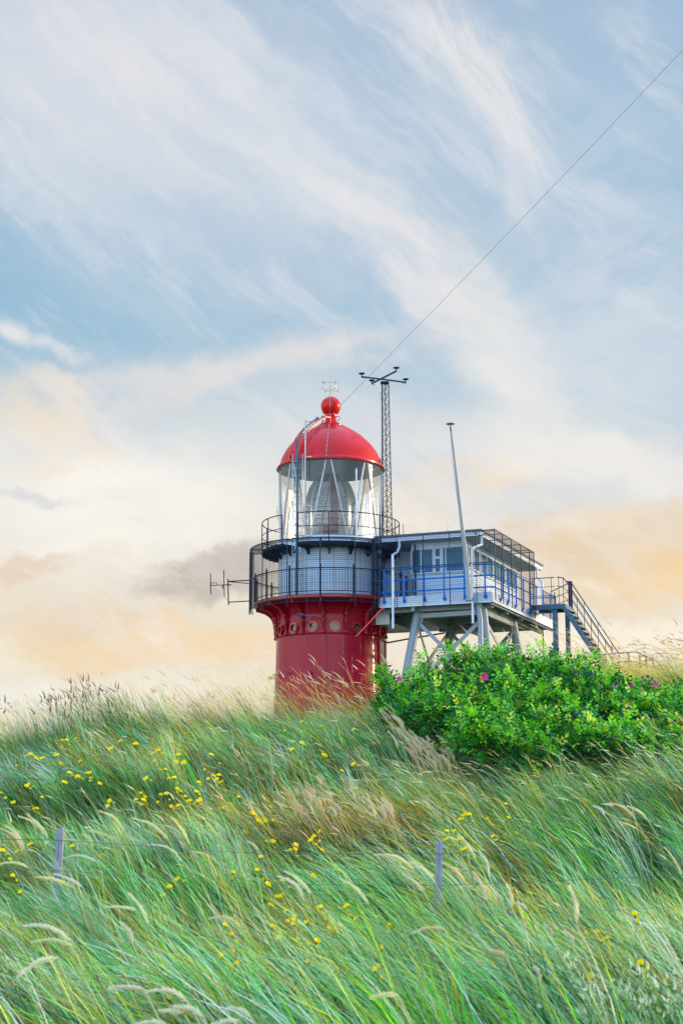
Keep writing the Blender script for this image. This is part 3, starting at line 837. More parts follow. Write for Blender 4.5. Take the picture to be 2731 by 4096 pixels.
b = MB()
for k, j in ((0, 1), (0, 2), (1, 3), (2, 3)):
    a, c = legp(k, 7.66), legp(j, 7.66); b.bar(a, c, .12, .16)
    for q in (a, c):
        mid = q + (a + c - q * 2).normalized() * .24; b.bar(q, mid + Vector((0, 0, -.08)), .02, .36)
b.build('ring_beam', GREY, HT)
for k, j in ((0, 1), (0, 2), (1, 3), (2, 3)):
    b = MB(); zt, zb = 7.5, 4.7
    a0, a1, c0, c1 = legp(k, zt), legp(j, zb), legp(j, zt), legp(k, zb)
    b.bar(a0, a1, .035, .13); off = (a1 - a0).cross(c1 - c0).normalized() * .045
    b.bar(c0 + off, c1 + off, .035, .13)
    m = (a0 + a1 + c0 + c1) / 4 + off / 2; d1 = (a1 - a0).normalized(); d2 = (c1 - c0).normalized()
    n = d1.cross(d2).normalized() * .06; x = (d1 + d2).normalized(); y = (d1 - d2).normalized()
    pp = [m + x * .12 + y * .26, m + x * .12 - y * .26, m - x * .12 - y * .26, m - x * .12 + y * .26]
    b.hexa([q - n for q in pp] + [q + n for q in pp])
    for t in (-.2, -.1, .1, .2): b.sphere(m + d1 * t - n * 1.1, .015, 6, 4); 
    b.build('cross_brace', GREY, HT)
# walls
hw = MB()
ub(hw, 1.4, 3.5, 1.66, 8.4, 8.24, 10.49); ub(hw, 3.5, 6.0, 2.6, 3.5, 8.24, 10.35)
wall = hw.build('wall', WHITE, HT)
b = MB()
for k in range(1, 9): ub(b, 1.398, 3.5, 1.652, 1.66, 8.24 + k * .13, 8.246 + k * .13); ub(b, 1.392, 1.4, 1.66, 8.4, 8.24 + k * .13, 8.246 + k * .13)
ub(b, 1.36, 3.54, 1.62, 1.66, 8.3, 8.42); ub(b, 1.36, 1.40, 1.66, 8.42, 8.3, 8.42)
b.build('siding_seam', GREY, wall)
def window(u0, u1, v0, v1, z0, z1, splits=(), vert=True, front=True, hbar=()):
    b = MB(); t = .05
    if front:
        ub(b, u0 - t, u1 + t, 1.615, 1.66, z1, z1 + t); ub(b, u0 - t, u1 + t, 1.60, 1.66, z0 - t, z0)
        ub(b, u0 - t, u0, 1.615, 1.66, z0, z1); ub(b, u1, u1 + t, 1.615, 1.66, z0, z1)
        for s in splits: ub(b, s - .018, s + .018, 1.622, 1.66, z0, z1)
        for s in hbar: ub(b, u0, u1, 1.618, 1.66, s - .04, s + .04)
    else:
        ub(b, 1.355, 1.4, v0 - t, v1 + t, z1, z1 + t); ub(b, 1.34, 1.4, v0 - t, v1 + t, z0 - t, z0)
        ub(b, 1.355, 1.4, v0 - t, v0, z0, z1); ub(b, 1.355, 1.4, v1, v1 + t, z0, z1)
        for s in splits: ub(b, 1.362, 1.4, s - .02, s + .02, z0, z1)
    w_ = b.build('window', WHITE2, HT)
    b = MB()
    if front: ub(b, u0, u1, 1.645, 1.66, z0, z1)
    else: ub(b, 1.385, 1.4, v0, v1, z0, z1)
    b.build('pane', WGLASS, w_)
window(2.68, 3.45, 0, 0, 9.38, 10.22, (3.12,))
window(2.40, 2.57, 0, 0, 9.38, 10.22, (), hbar=(9.90,))
window(1.52, 2.28, 0, 0, 9.38, 10.24, (2.18,))
for v0, v1 in ((1.85, 3.05), (3.3, 4.75), (4.9, 6.4), (6.6, 8.1)): window(0, 0, v0, v1, 9.52, 10.24, ((v0 + v1) / 2,), front=False)
# roof
b = MB()
b.hexa([W(.7, 1.1, 10.50), W(4.66, 1.1, 10.50), W(4.66, 9.5, 10.50), W(.7, 9.5, 10.50), W(.7, 1.1, 10.66), W(4.66, 1.1, 10.66), W(4.66, 9.5, 10.66), W(.7, 9.5, 10.66)])
roof = b.build('roof', WHITE2, HT)
b = MB(); ub(b, .65, 4.71, 1.05, 9.55, 10.662, 10.735); b.build('roof_edge', ROOFM, roof)
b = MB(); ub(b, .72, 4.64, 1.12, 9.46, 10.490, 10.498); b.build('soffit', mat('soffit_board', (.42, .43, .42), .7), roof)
b = MB(); b.tube([W(2.05, 1.5, 10.7), W(2.05, 1.5, 11.0)], .006, 5); b.build('roof_aerial', NAVY, roof)
# downpipes
for pts in ([(3.70, .95, 10.5), (3.70, .95, 10.25), (3.58, .35, 9.95), (3.58, -.11, 9.80), (3.58, -.11, 7.18)],
            [(.62, .95, 10.5), (.62, .95, 10.15), (.66, .3, 9.95), (.66, -.11, 9.82), (.66, -.11, 7.22)],
            [(.7, 8.7, 10.5), (.7, 8.7, 10.1), (.5, 8.7, 9.9), (.5, 8.7, 6.8)]):
    b = MB(); b.tube([W(*p) for p in pts], .046, 12); b.build('downpipe', WHITE2, HT, smooth=True)
b = MB(); b.tube([W(.55, .1, 8.0), W(.42, -.02, 7.3), W(.35, -.25, 4.6)], .09, 12); b.build('drain_stack', GREY, HT, smooth=True)
# blue railing
b = MB()
def bpost(u, v, out):
    d = Vector(out)
    foot = W(u, v, 8.13) - d * .06
    b.tube([foot, W(u, v, 8.11) + d * .02, W(u, v, 8.18) + d * .06, W(u, v, 8.4) + d * .06, W(u, v, 9.27) + d * .06], .031, 8)
    b.tube([W(u, v, 8.13) + d * .0, W(u, v, 8.13) + d * .04], .065, 12)
E1n = -E1; E2n = -E2
for u in (.21, .95, 1.69, 2.42, 3.17, 3.92): bpost(u, -.035, E2n)
for v in (.9, 1.77, 2.76, 3.73, 4.64): bpost(-.035, v, E1n)
for z in (9.26, 8.87, 8.46):
    b.tube([W(4.4, 1.0, z), W(4.4, -.05, z), W(4.38, -.095, z), W(.05, -.095, z), W(-.095, .05, z), W(-.095, 5.75 if z > 9 else 5.0, z)], .027, 8)
for v in (5.72, 6.7, 7.75, 8.6): b.tube([W(-.05, v, 8.3), W(-.05, v, 9.3)], .024, 8)
for z in (9.26, 8.78): b.tube([W(-.05, 6.7, z), W(-.05, 8.6, z), W(1.0, 8.6, z)], .02, 8)
b.tube([W(4.4, .0, 8.2), W(4.4, .0, 9.26)], .022, 8); b.tube([W(4.4, .9, 8.2), W(4.4, .9, 9.26)], .022, 8)
b.build('blue_railing', BLUE, HT, smooth=True)
# platform netting
b = MB(); sp = .072; tw_ = .006
def panel(o, dx, dy, wd, ht, sp=sp):
    n = max(1, round(wd / sp)); m = max(1, round(ht / sp))
    for k in range(n + 1): p = o + dx * (wd * k / n); b.bar(p, p + dy * ht, tw_)
    for k in range(m + 1): p = o + dy * (ht * k / m); b.bar(p, p + dx * wd, tw_)
UZ = Vector((0, 0, 1))
panel(W(-.16, -.14, 7.98), E1, UZ, 4.5, 2.42); panel(W(-.16, -.14, 8.06), E2, UZ, 5.15, 2.42, .095)
panel(W(-.16, -.14, 10.45), E2, E1, 5.15, .80, .16); panel(W(-.16, 5.0, 8.1), E1, UZ, .2, 2.3)
panel(W(4.34, -.14, 7.9), E2, UZ, 1.3, 2.5); panel(W(-.05, 6.7, 8.3), E2, UZ, 1.9, .95); panel(W(.7, -.14, 10.42), E1, E2, 3.6, 1.0, .2)
b.build('platform_net', NAVY, HT)
b = MB()
for u in (4.34, 3.41, 2.43, 1.46, .49): b.tube([W(u, -.15, 7.93), W(u, -.15, 10.42)], .014, 6); lo = W(u, -.16, 7.86); b.tube([lo + Vector((.035 * math.sin(t), 0, .07 * math.cos(t))) for t in [i * math.pi / 5 for i in range(11)]], .006, 5, False)
for v in (-.13, .85, 1.97, 3.21, 4.42, 5.03): b.tube([W(-.17, v, 7.98), W(-.17, v, 10.47)], .02, 6)
b.tube([W(4.36, -.15, 10.42), W(-.17, -.15, 10.44), W(-.17, 5.0, 10.47)], .018, 6); b.tube([W(4.4, -.15, 9.31), W(-.17, -.15, 9.31), W(-.17, 5.05, 9.31)], .016, 6)
b.tube([W(-.17, -.15, 7.98), W(-.17, 5.0, 8.02)], .01, 6)
for v in (.85, 1.97, 3.21, 4.42, 5.0): b.tube([W(-.17, v, 10.46), W(.72, v, 10.46)], .014, 6)
b.tube([W(.68, -.1, 10.46), W(.68, 5.0, 10.46)], .012, 6); b.tube([W(-.17, -.15, 10.44), W(.7, 1.1, 10.50)], .012, 6)
for u in (4.34, 4.2, 4.05): b.tube([W(u, .0, 7.9), W(u, .0, 10.4)], .016, 6)
for v in (.2, .5, .8, 1.1): b.tube([W(4.36, v, 8.2), W(4.36, v, 10.3)], .013, 6)
b.tube([W(3.3, 1.5, 8.3), W(3.3, 1.5, 10.4)], .03, 6)
b.box(W(3.15, .8, 8.75), (.06, .05, .6))
b.build('net_frame', DARKBLUE, HT)
sg_ = empty('exit_sign', W(4.5, .9, 10.0), 'small green emergency exit sign with white running figure by the gallery passage', 'sign')
b = MB(); c = W(4.32, .45, 10.03); b.box(c, (.20, .03, .10)); b.build('board', SIGN, sg_)
b = MB()
b.bar(c + Vector((.02, -.02, 0)), c + Vector((.07, -.02, 0)), .012); b.bar(c + Vector((.05, -.02, .022)), c + Vector((.08, -.02, 0)), .01); b.bar(c + Vector((.05, -.02, -.022)), c + Vector((.08, -.02, 0)), .01)
b.box(c + Vector((-.04, -.02, .03)), (.014, .006, .014)); b.bar(c + Vector((-.04, -.02, .02)), c + Vector((-.045, -.02, -.01)), .014); b.bar(c + Vector((-.045, -.02, -.01)), c + Vector((-.02, -.02, -.035)), .01); b.bar(c + Vector((-.045, -.02, -.01)), c + Vector((-.07, -.02, -.03)), .01); b.bar(c + Vector((-.06, -.02, .01)), c + Vector((-.02, -.02, .01)), .009)
b.build('symbol', WHITE2, sg_)

# flagpole
fp = empty('flagpole', (4.37, 56.05, 7.95), 'tapering grey flagpole with a rusty cap leaning over the platform railing', 'flagpole')
b = MB(); b.tube([(4.372, 55.98, 7.95), (4.26, 55.98, 9.5), (4.02, 55.99, 12.0), (3.80, 56.0, 14.15)], [.085, .08, .055, .035], 16); b.build('pole', mat('flagpole_paint', (.27, .31, .34), .4, var=.08, vscale=2), fp, smooth=True)
b = MB(); b.lathe([(.001, 14.13), (.11, 14.15), (.155, 14.175), (.11, 14.20), (.001, 14.225)], (3.80, 56.0), 24); b.build('cap', RUST, fp, smooth=True)
b = MB(); b.tube([(3.79, 55.93, 14.1), (3.83, 55.92, 12.9), (4.02, 55.9, 11.3), (4.25, 55.88, 9.2)], .007, 5); b.box((3.80, 55.95, 13.98), (.05, .05, .12)); b.build('halyard', WIREM, fp)
b = MB(); b.box((4.372, 56.06, 8.0), (.26, .10, .12)); b.box((4.31, 56.06, 9.2), (.24, .10, .05)); b.build('mounting_bracket', GREY, fp)

# ------------------------------------------------------------------ steel stair
st = empty('steel_staircase', W(-2.9, 5.6, 5.5), 'steep blue-grey steel staircase running down from the platform to the dune', 'staircase')
b = MB()
ub(b, -1.30, .0, 5.06, 5.12, 8.30, 8.48); ub(b, -1.30, .0, 6.14, 6.2, 8.30, 8.48); ub(b, -1.30, -1.24, 5.12, 6.14, 8.30, 8.48); ub(b, -1.24, 0, 5.12, 6.14, 8.44, 8.47)
ub(b, -.7, -.62, 5.12, 6.14, 8.3, 8.43)
b.build('landing', GALV, st)
b = MB(); ub(b, -.97, -.80, 5.13, 5.30, 4.4, 8.3); b.build('post', GALV, st)
b = MB(); ub(b, -1.22, -1.06, 6.0, 6.14, 4.4, 8.3); b.build('post', GALV, st)
US, ZS, UE, ZE = -1.25, 8.48, -2.93, 5.80
def sp_(t, v, dz=0): return W(US + (UE - US) * t, v, ZS + (ZE - ZS) * t + dz)
for v in (5.08, 6.16):
    b = MB()
    a, c = sp_(0, v), sp_(1.12, v)
    q = Vector((0, 0, .30))
    n = E2 * .025
    b.hexa([a - n - q, a + n - q, a + n, a - n, c - n - q, c + n - q, c + n, c - n]); b.build('stringer', GALV, st)
for k in range(13):
    t = (k + .6) / 13; p = W(US + (UE - US) * t, 5.12, ZS + (ZE - ZS) * t - .06)
    b = MB(); u = US + (UE - US) * t; z = ZS + (ZE - ZS) * t - .10
    ub(b, u - .12, u + .12, 5.11, 6.13, z, z + .035); b.build('tread', GALV if k % 1 else mat('tread_%d' % 0, (.30, .36, .42), .4, metal=.3) if k == 0 else bpy.data.materials['tread_0'], st)
b = MB()
for v in (5.08, 6.16):
    for hgt, r in ((1.0, .02), (.66, .011), (.33, .011)):
        t0 = W(-1.12, v, 8.48 + hgt)
        b.tube([W(-1.0 if v < 6 else -1.15, v, 8.48 + hgt), t0, sp_(.02, v, hgt - .02), sp_(.06, v, hgt), sp_(1.05, v, hgt)], r, 7)
    for t in (.0, .30, .60, .90): b.tube([sp_(t, v, -.1), sp_(t, v, 1.0)], .012, 6)
for hgt, r in ((1.0, .018), (.66, .011), (.33, .011)):
    b.tube([W(-.02, 5.08, 8.48 + hgt), W(-.93, 5.08, 8.48 + hgt)], r, 7)
    b.tube([W(-.3, 6.9, 8.40 + hgt * .82), W(-1.25, 6.2, 8.48 + hgt * .95)], r, 7)
for u in (-.1, -.8, -1.08): b.tube([W(u, 5.08, 8.35), W(u, 5.08, 9.48)], .012, 6)
for u, v in ((-1.2, 6.16), (-1.28, 6.22)): b.tube([W(u, v, 8.3), W(u, v, 9.48)], .035, 8)
b.tube([W(-.45, 6.9, 8.3), W(-.45, 6.9, 9.2)], .02, 6)
b.build('handrail', DARKBLUE, st)
# railing at the stair foot
rl = empty('path_railing', (10.6, 60, 5.6), 'low grey steel railing in the grass at the foot of the stairs', 'railing')
b = MB()
pts = [(9.2, 60.0, 6.50), (9.85, 60, 6.57), (10.65, 60, 6.62), (10.8, 60, 6.60), (11.35, 60, 6.34)]
b.tube(pts, .022, 8); b.tube([(p[0], p[1], p[2] - .35) for p in pts], .014, 6)
b.tube([(11.35, 60, 6.34), (11.0, 61.3, 6.40), (10.3, 61.3, 6.42)], .018, 6)
for x, z in ((9.5, 6.53), (10.1, 6.58), (10.45, 6.6), (10.85, 6.58), (11.08, 6.47), (11.33, 6.34)): b.tube([(x, 60, z), (x, 60, 5.2)], .02 if x < 10.4 else .032, 6)
b.tube([(11.1, 61.3, 6.4), (11.1, 61.3, 5.2)], .015, 6)
b.build('handrail', GALV, rl)

# ------------------------------------------------------------------ overhead wire
b = MB()
p0 = R(10, .22, 15.52); d1 = ray(2731, 180); p1 = d1 * (46 / d1.y); dd = (p1 - p0)
pts = [p0 + dd * t - Vector((0, 0, 1)) * (1.1 * t * (1.5 - t)) * .25 for t in [i / 24 * 1.5 for i in range(25)]]
b.tube(pts, .006, 5)
o = b.build('overhead_wire', CABLE, base=p0); tag(o, 'single thin wire rising from under the red ball across the sky', 'wire')
b = MB()
a = R(-30, .24, 15.47); c = Vector((-1.28, 58.12, 14.80))
b.tube([a, (a + c) / 2 - Vector((0, 0, .08)), c], .007, 5)
for t in (.02, .12, .2): b.tube([a + (c - a) * t, a + (c - a) * (t + .05)], .035, 8)
o = b.build('stay_wire', STEEL, base=a); tag(o, 'short insulated stay wire from the ball neck to the pole beside the dome ladder', 'wire')

# ------------------------------------------------------------------ wire fence
def on_ground(x, y, lift=0, y0=8.5, y1=62):
    """where the sight line through a spot of the picture meets the slope raised by lift"""
    d = ray(x, y); Yq = y0
    while Yq < y1:
        p = d * (Yq / d.y)
        if p.z <= h(p.x, p.y) + (lift if lift >= 0 else float(np.interp(p.y, [9, 14, 20, 28], [1.0, .92, .78, .72]))): return Vector((p.x, p.y, h(p.x, p.y)))
        Yq += .1
    return None
fb = Vector((0, 17, -1.2))
fn = empty('wire_fence', fb, 'weathered grey-blue wooden posts carrying thin wires through the tall grass', 'fence')
tops_ = []
for px, py, Yq in ((243, 3312, 17.0), (1757, 3365, 16.4)):
    d = ray(px, py); t = d * (Yq / d.y); tops_.append(t)
    b = MB(); g0 = h(t.x, t.y) - .3
    lean = random.uniform(-.05, -.02); rows = 14; sec = ((-1, -1), (-.12, -1), (-.06, -.86), (0, -1), (1, -1), (1, 1), (-1, 1))
    for q in range(rows + 1):
        f = q / rows; zz = g0 + (t.z - g0) * f; w_ = .036 + random.gauss(0, .0012)
        if q == rows: w_ *= .86
        for sx, sy in sec: b.v.append((t.x + lean * (1 - f) + sx * w_ + random.gauss(0, .0008), t.y + sy * w_ + random.gauss(0, .0008), zz + (.012 * sx if q == rows else 0)))
    m_ = len(sec)
    for q in range(rows):
        for k in range(m_): b.f.append((q * m_ + k, q * m_ + (k + 1) % m_, (q + 1) * m_ + (k + 1) % m_, (q + 1) * m_ + k))
    b.f.append(tuple(range(rows * m_, (rows + 1) * m_)))
    for zz in (.12, .42, .72): b.tube([(t.x - .008, t.y - .05, t.z - zz), (t.x + .008, t.y - .05, t.z - zz)], .005, 5)
    b.build('post', WOOD, fn)
a, c = tops_; dirf = (c - a); 
for k, dz in enumerate((-.12, -.42, -.72)):
    b = MB(); e0 = a - dirf * .8; e1 = c + dirf * .6
    e1 = Vector((c.x + 3.2, c.y + .3, c.z + .12)); e2 = Vector((c.x + 7, c.y + .8, c.z + .4)); e0 = Vector((a.x - 3.5, a.y + .3, a.z + .05))
    z = Vector((0, -.045, dz))
    b.tube([e0 + z, a + z, (a + c) / 2 + z - Vector((0, 0, .06)), c + z, e1 + z, e2 + z], .003, 5); b.build('wire', WIREM, fn)

# ------------------------------------------------------------------ blades
def strips(P0, dirs_az, L_, th0, th1, wd, col, segs=5, name='grass', m=GRASS, power=1.0, taper=True, colvar=None):
    """curved flat blades: rooted at P0, leaning along azimuth dirs_az, angle from vertical th0 -> th1"""
    n = len(P0); t = np.linspace(0, 1, segs + 1)
    th = th0[:, None] + (th1 - th0)[:, None] * t[None] ** power
    st_ = L_[:, None] / segs
    dx = np.sin(th) * st_; dz = np.cos(th) * st_
    hz = np.concatenate([np.zeros((n, 1)), np.cumsum(dx[:, :-1], 1)], 1)
    vt = np.concatenate([np.zeros((n, 1)), np.cumsum(dz[:, :-1], 1)], 1)
    ca, sa = np.cos(dirs_az)[:, None], np.sin(dirs_az)[:, None]
    x = P0[:, 0:1] + hz * ca; y = P0[:, 1:2] + hz * sa; z = P0[:, 2:3] + vt
    wt = (1 - t ** 2.2) if taper else np.ones_like(t)
    wt = np.maximum(wt, .08)[None] * wd[:, None] / 2
    tw = rng.uniform(-1.1, 1.1, n)[:, None]
    sx = -sa * np.cos(tw) + 0 * t[None]; sy = ca * np.cos(tw) + 0 * t[None]; sz = np.sin(tw) + 0 * t[None]
    A = np.stack([x + sx * wt, y + sy * wt, z + sz * wt], -1); B = np.stack([x - sx * wt, y - sy * wt, z - sz * wt], -1)
    V = np.stack([A, B], 2).reshape(n, -1, 3)
    k = 2 * (segs + 1)
    base = (np.arange(n) * k)[:, None]; s_ = np.arange(segs)[None] * 2
    F = np.stack([base + s_, base + s_ + 1, base + s_ + 3, base + s_ + 2], -1).reshape(-1, 4)
    Cc = np.repeat(col[:, None, :], k, 1).reshape(-1, 3)
    return V.reshape(-1, 3), F, Cc
def np_mesh(name, parts, m, parent=None, base=(0, 0, 0)):
    V = []; F = []; Cc = []; o = 0
    for v, f, c in parts: V.append(v); F.append(f + o); Cc.append(c); o += len(v)
    V = np.concatenate(V); F = np.concatenate(F); Cc = np.concatenate(Cc)
    V = V - np.array(base)[None]
    me = bpy.data.meshes.new(name)
    me.vertices.add(len(V)); me.vertices.foreach_set('co', V.astype(np.float32).ravel())
    me.loops.add(F.size); me.loops.foreach_set('vertex_index', F.astype(np.int32).ravel())
    me.polygons.add(len(F)); me.polygons.foreach_set('loop_start', (np.arange(len(F)) * F.shape[1]).astype(np.int32))
    me.polygons.foreach_set('loop_total', np.full(len(F), F.shape[1], np.int32))
    me.polygons.foreach_set('use_smooth', np.ones(len(F), bool))
    at = me.color_attributes.new('col', 'FLOAT_COLOR', 'POINT')
    at.data.foreach_set('color', np.concatenate([Cc, np.ones((len(Cc), 1))], 1).astype(np.float32).ravel())
    me.update(); me.validate()
    me.materials.append(m)
    o = bpy.data.objects.new(name, me); COL.objects.link(o)
    if parent is not None: o.parent = parent
    else: o.location = base
    WORLD_AT[o] = Vector(base)
    return o
def vnoise(x, y, s, seed):
    r = np.random.default_rng(seed); v = 0
    for k in range(4):
        a = r.uniform(0, 6.28); ph = r.uniform(0, 6.28); f = s * (1 + .7 * k)
        v = v + np.sin((x * np.cos(a) + y * np.sin(a)) * f + ph + 1.3 * np.sin((x * np.sin(a) - y * np.cos(a)) * f * .6 + ph * 2)) / (1 + .5 * k)
    return v / 2.2
TEAL = np.array((.19, .51, .21)); MID = np.array((.42, .64, .02)); VIV = np.array((.10, .55, .004)); OCH = np.array((.92, .58, .09)); BRN = np.array((.46, .23, .03)); CRM = np.array((.95, .84, .46)); PALE = np.array((.52, .82, .50)); DKG = np.array((.008, .07, .02))
def blade_colors(x, y, n):
    """patch mix of blue-green marram, fresh green, ochre and dead straw"""
    a = vnoise(x, y, .55, 3); b_ = vnoise(x, y, 1.1, 5); c_ = vnoise(x, y, .8, 9)
    u = rng.random(n)
    # the dry patch in the middle of the slope and the brown band up on the left
    dry = np.exp(-((x - .1) / 1.6) ** 2 - ((y - 20.5) / 2.4) ** 2) * 1.0 + np.exp(-((x + 3.0) / 2.0) ** 2 - ((y - 24.6) / 2.0) ** 2) * .75 + np.exp(-((x - 1.6) / 1.0) ** 2 - ((y - 23) / 1.8) ** 2) * .6
    dry = dry + .45 * np.clip(b_ - .1, 0, 1)
    grn = np.clip(.15 + .55 * a, 0, .8)
    C = np.empty((n, 3)); C[:] = TEAL
    C[u < .34] = MID
    C[u < grn * .55] = VIV
    pl_ = rng.random(n) < np.clip(.16 + .12 * c_, .02, .4); C[pl_] = PALE
    d = rng.random(n) < np.clip(dry, .04, .75); C[d] = OCH
    d2 = d & (rng.random(n) < .35); C[d2] = BRN
    d3 = d & (rng.random(n) < .18); C[d3] = CRM
    k = rng.random(n) < .22; C[k] = DKG
    k = rng.random(n) < .06; C[k] = CRM
    k = rng.random(n) < .05; C[k] = BRN
    return np.clip(C * rng.normal(1, .16, (n, 1)) * rng.normal(1, .05, (n, 3)), .01, .85)
WINDAZ = math.pi - .12                      # blades lean to the left of the picture and a little away
def field(n_tufts, per, ylo, yhi, L0, L1, wd, spread=.13, xm=2.0, xfrac=.235, lean0=(4, 24), lean1=(52, 98), ypow=1.0):
    ty = ylo + (yhi - ylo) * rng.random(n_tufts) ** ypow
    tx = rng.uniform(-1, 1, n_tufts) * (xfrac * ty + xm)
    taz = WINDAZ + rng.normal(0, .32, n_tufts) + .35 * vnoise(tx, ty, .7, 21)
    tl = rng.normal(0, 9, n_tufts) + 17 * vnoise(tx, ty, .9, 33)
    th_ = 1 + .22 * vnoise(tx, ty, .8, 41) + rng.normal(0, .1, n_tufts)
    keep = ~((tx > .9 + .25 * np.abs(ty - 26)) & (ty > 22.7) & (ty < 28.6)); tx, ty, taz, tl, th_ = [q[keep] for q in (tx, ty, taz, tl, th_)]; n_tufts = len(tx)
    hole = (vnoise(tx, ty, 1.5, 55) > .62) & (rng.random(n_tufts) < .65); tx, ty, taz, tl, th_ = [q[~hole] for q in (tx, ty, taz, tl, th_)]; n_tufts = len(tx)
    tone = np.exp(rng.normal(0, .55, n_tufts)) * (1 + .50 * vnoise(tx, ty, 1.3, 77)); tone = np.clip(tone, .10, 1.75)
    hue = np.clip(.5 + .42 * vnoise(tx, ty, 1.25, 88) + rng.normal(0, .20, n_tufts), 0, .999)
    n = n_tufts * per
    i_ = np.repeat(np.arange(n_tufts), per)
    x = tx[i_] + rng.normal(0, spread, n); y = ty[i_] + rng.normal(0, spread, n)
    P = np.stack([x, y, H(x, y) - .03], 1)
    azz = taz[i_] + rng.normal(0, .27, n)
    t0 = np.radians(rng.uniform(*lean0, n) + .35 * tl[i_]); t1 = np.radians(rng.uniform(*lean1, n) + tl[i_])
    Ls = rng.uniform(L0, L1, n) * th_[i_]
    Cb = blade_colors(tx[i_], ty[i_], n)
    drp = np.exp(-((x - .2) / 1.7) ** 2 - ((y - 20.3) / 2.6) ** 2)
    own = rng.random(n) < .5 * (1 - drp); pal = np.where((hue < .17)[:, None], VIV, np.where((hue < .29)[:, None], MID, np.where((hue < .66)[:, None], TEAL, np.where((hue < .80)[:, None], PALE, OCH))))
    Cb[own] = pal[i_][own] * rng.normal(1, .12, (own.sum(), 1))
    Cb = np.clip(Cb * tone[i_][:, None], .012, .9)
    return strips(P, azz, Ls, t0, t1, wd * rng.uniform(.5, 1.7, n), Cb)
parts = [field(760, 62, 8.2, 13, .6, 1.25, .0135, .075, 4.6, lean0=(0, 30), lean1=(45, 100)),
         field(1980, 46, 12.5, 20, .50, 1.05, .015, .08, 4.8, lean0=(0, 30), lean1=(45, 98)),
         field(2850, 36, 19.5, 31, .42, .90, .017, .09, 5.0, lean0=(0, 30), lean1=(40, 95)),
         field(420, 26, 26.5, 29.5, .7, 1.25, .012, .10, lean0=(0, 22), lean1=(25, 75))]
grass = np_mesh('grass', parts, GRASS)
tag(grass, 'tall blue-green marram grass bent over by the wind across the dune', 'grass', kind='stuff')
# short undergrowth between the tufts
n = 95000
y = 8.5 + 22 * rng.random(n) ** .8; x = rng.uniform(-1, 1, n) * (.235 * y + 4.8)
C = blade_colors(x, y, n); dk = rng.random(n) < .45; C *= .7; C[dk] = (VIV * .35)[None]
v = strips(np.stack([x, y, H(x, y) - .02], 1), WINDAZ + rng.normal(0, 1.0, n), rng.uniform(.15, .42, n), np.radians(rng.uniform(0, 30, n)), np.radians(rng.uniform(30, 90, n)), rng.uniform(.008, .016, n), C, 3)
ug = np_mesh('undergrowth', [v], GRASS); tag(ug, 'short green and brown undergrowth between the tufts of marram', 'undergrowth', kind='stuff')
U = rng.uniform
def stalks(x, y, Ls, l0, l1, wd, c, head, hw, hcol, az=.25, nsp=1, name=None):
    """thin stalks that end in a seed head; returns mesh parts"""
    n = len(x); a = WINDAZ + rng.normal(0, az, n)
    t0 = np.radians(rng.uniform(l0[0], l0[1], n)); t1 = np.radians(rng.uniform(l1[0], l1[1], n))
    P = np.stack([x, y, H(x, y) - .03], 1)
    L_ = rng.uniform(Ls[0], Ls[1], n)
    A = strips(P, a, L_, t0, t1, np.full(n, wd), np.clip(np.array(c)[None] * rng.normal(1, .12, (n, 1)), .01, .9), 7, taper=False)
    tip = A[0].reshape(n, -1, 3)[:, -2:].mean(1); out = [A]
    for k in range(nsp):
        jit = rng.normal(0, 1, (n, 3)) * (.25 * head if nsp > 1 else .004)
        B = strips(tip - np.stack([np.sin(t1) * np.cos(a), np.sin(t1) * np.sin(a), np.cos(t1)], 1) * head * .25 * (k % 4) + jit, a + rng.normal(0, .15 if nsp == 1 else .6, n), head * rng.uniform(.7, 1.2, n) / (1 if nsp == 1 else 2),
                   t1 + np.radians(rng.normal(0, 6 if nsp == 1 else 22, n)), t1 + np.radians(rng.uniform(5, 40, n)), np.full(n, hw), np.clip(np.array(hcol)[None] * rng.normal(1, .12, (n, 1)), .01, .9), 4)
        out.append(B)
    return out
def patch(n, fx, fy, L0, L1, wd, cols, lean0=(5, 35), lean1=(50, 95), azs=.3):
    x, y = fx(n), fy(n); c = np.array(cols)[rng.integers(0, len(cols), n)] * rng.normal(1, .15, (n, 1))
    return strips(np.stack([x, y, H(x, y) - .03], 1), WINDAZ + rng.normal(0, azs, n), rng.uniform(L0, L1, n), np.radians(rng.uniform(*lean0, n)), np.radians(rng.uniform(*lean1, n)), wd * rng.uniform(.7, 1.3, n), np.clip(c, .01, .9))
hill = [patch(9000, lambda n: U(3.5, 12, n), lambda n: U(30, 40, n), .6, 1.3, .011, [TEAL, OCH, OCH, MID, CRM, BRN], (10, 45), (65, 105)),
        patch(9000, lambda n: U(-4, 14, n), lambda n: U(52, 64, n), .4, .9, .016, [OCH, MID, TEAL, CRM])]
hill += stalks(U(3.8, 9.5, 420), U(29, 38, 420), (1.0, 1.7), (5, 30), (70, 110), .008, OCH, .26, .022, CRM * .8)
hill += stalks(U(1.0, 5.5, 160), U(28, 32, 160), (1.0, 1.6), (0, 22), (35, 80), .007, OCH, .18, .012, OCH)
hill += stalks(U(5.5, 8.5, 40), U(31, 34, 40), (1.3, 1.8), (5, 20), (60, 100), .006, BRN, .30, .018, BRN * 1.1, nsp=8)
hill += stalks(U(.8, 6.2, 260), U(21.6, 22.8, 260), (.7, 1.25), (0, 25), (40, 85), .010, TEAL, .16, .016, CRM * .9)
hill += [patch(2600, lambda n: U(.8, 6.5, n), lambda n: U(21.4, 22.9, n), .5, 1.05, .013, [TEAL, MID, PALE, OCH, DKG], (0, 30), (40, 95))]
hill += stalks(U(-2.6, 1.2, 170), U(26.8, 28.6, 170), (.9, 1.6), (0, 18), (20, 70), .008, OCH * .9, .20, .020, CRM * .9)
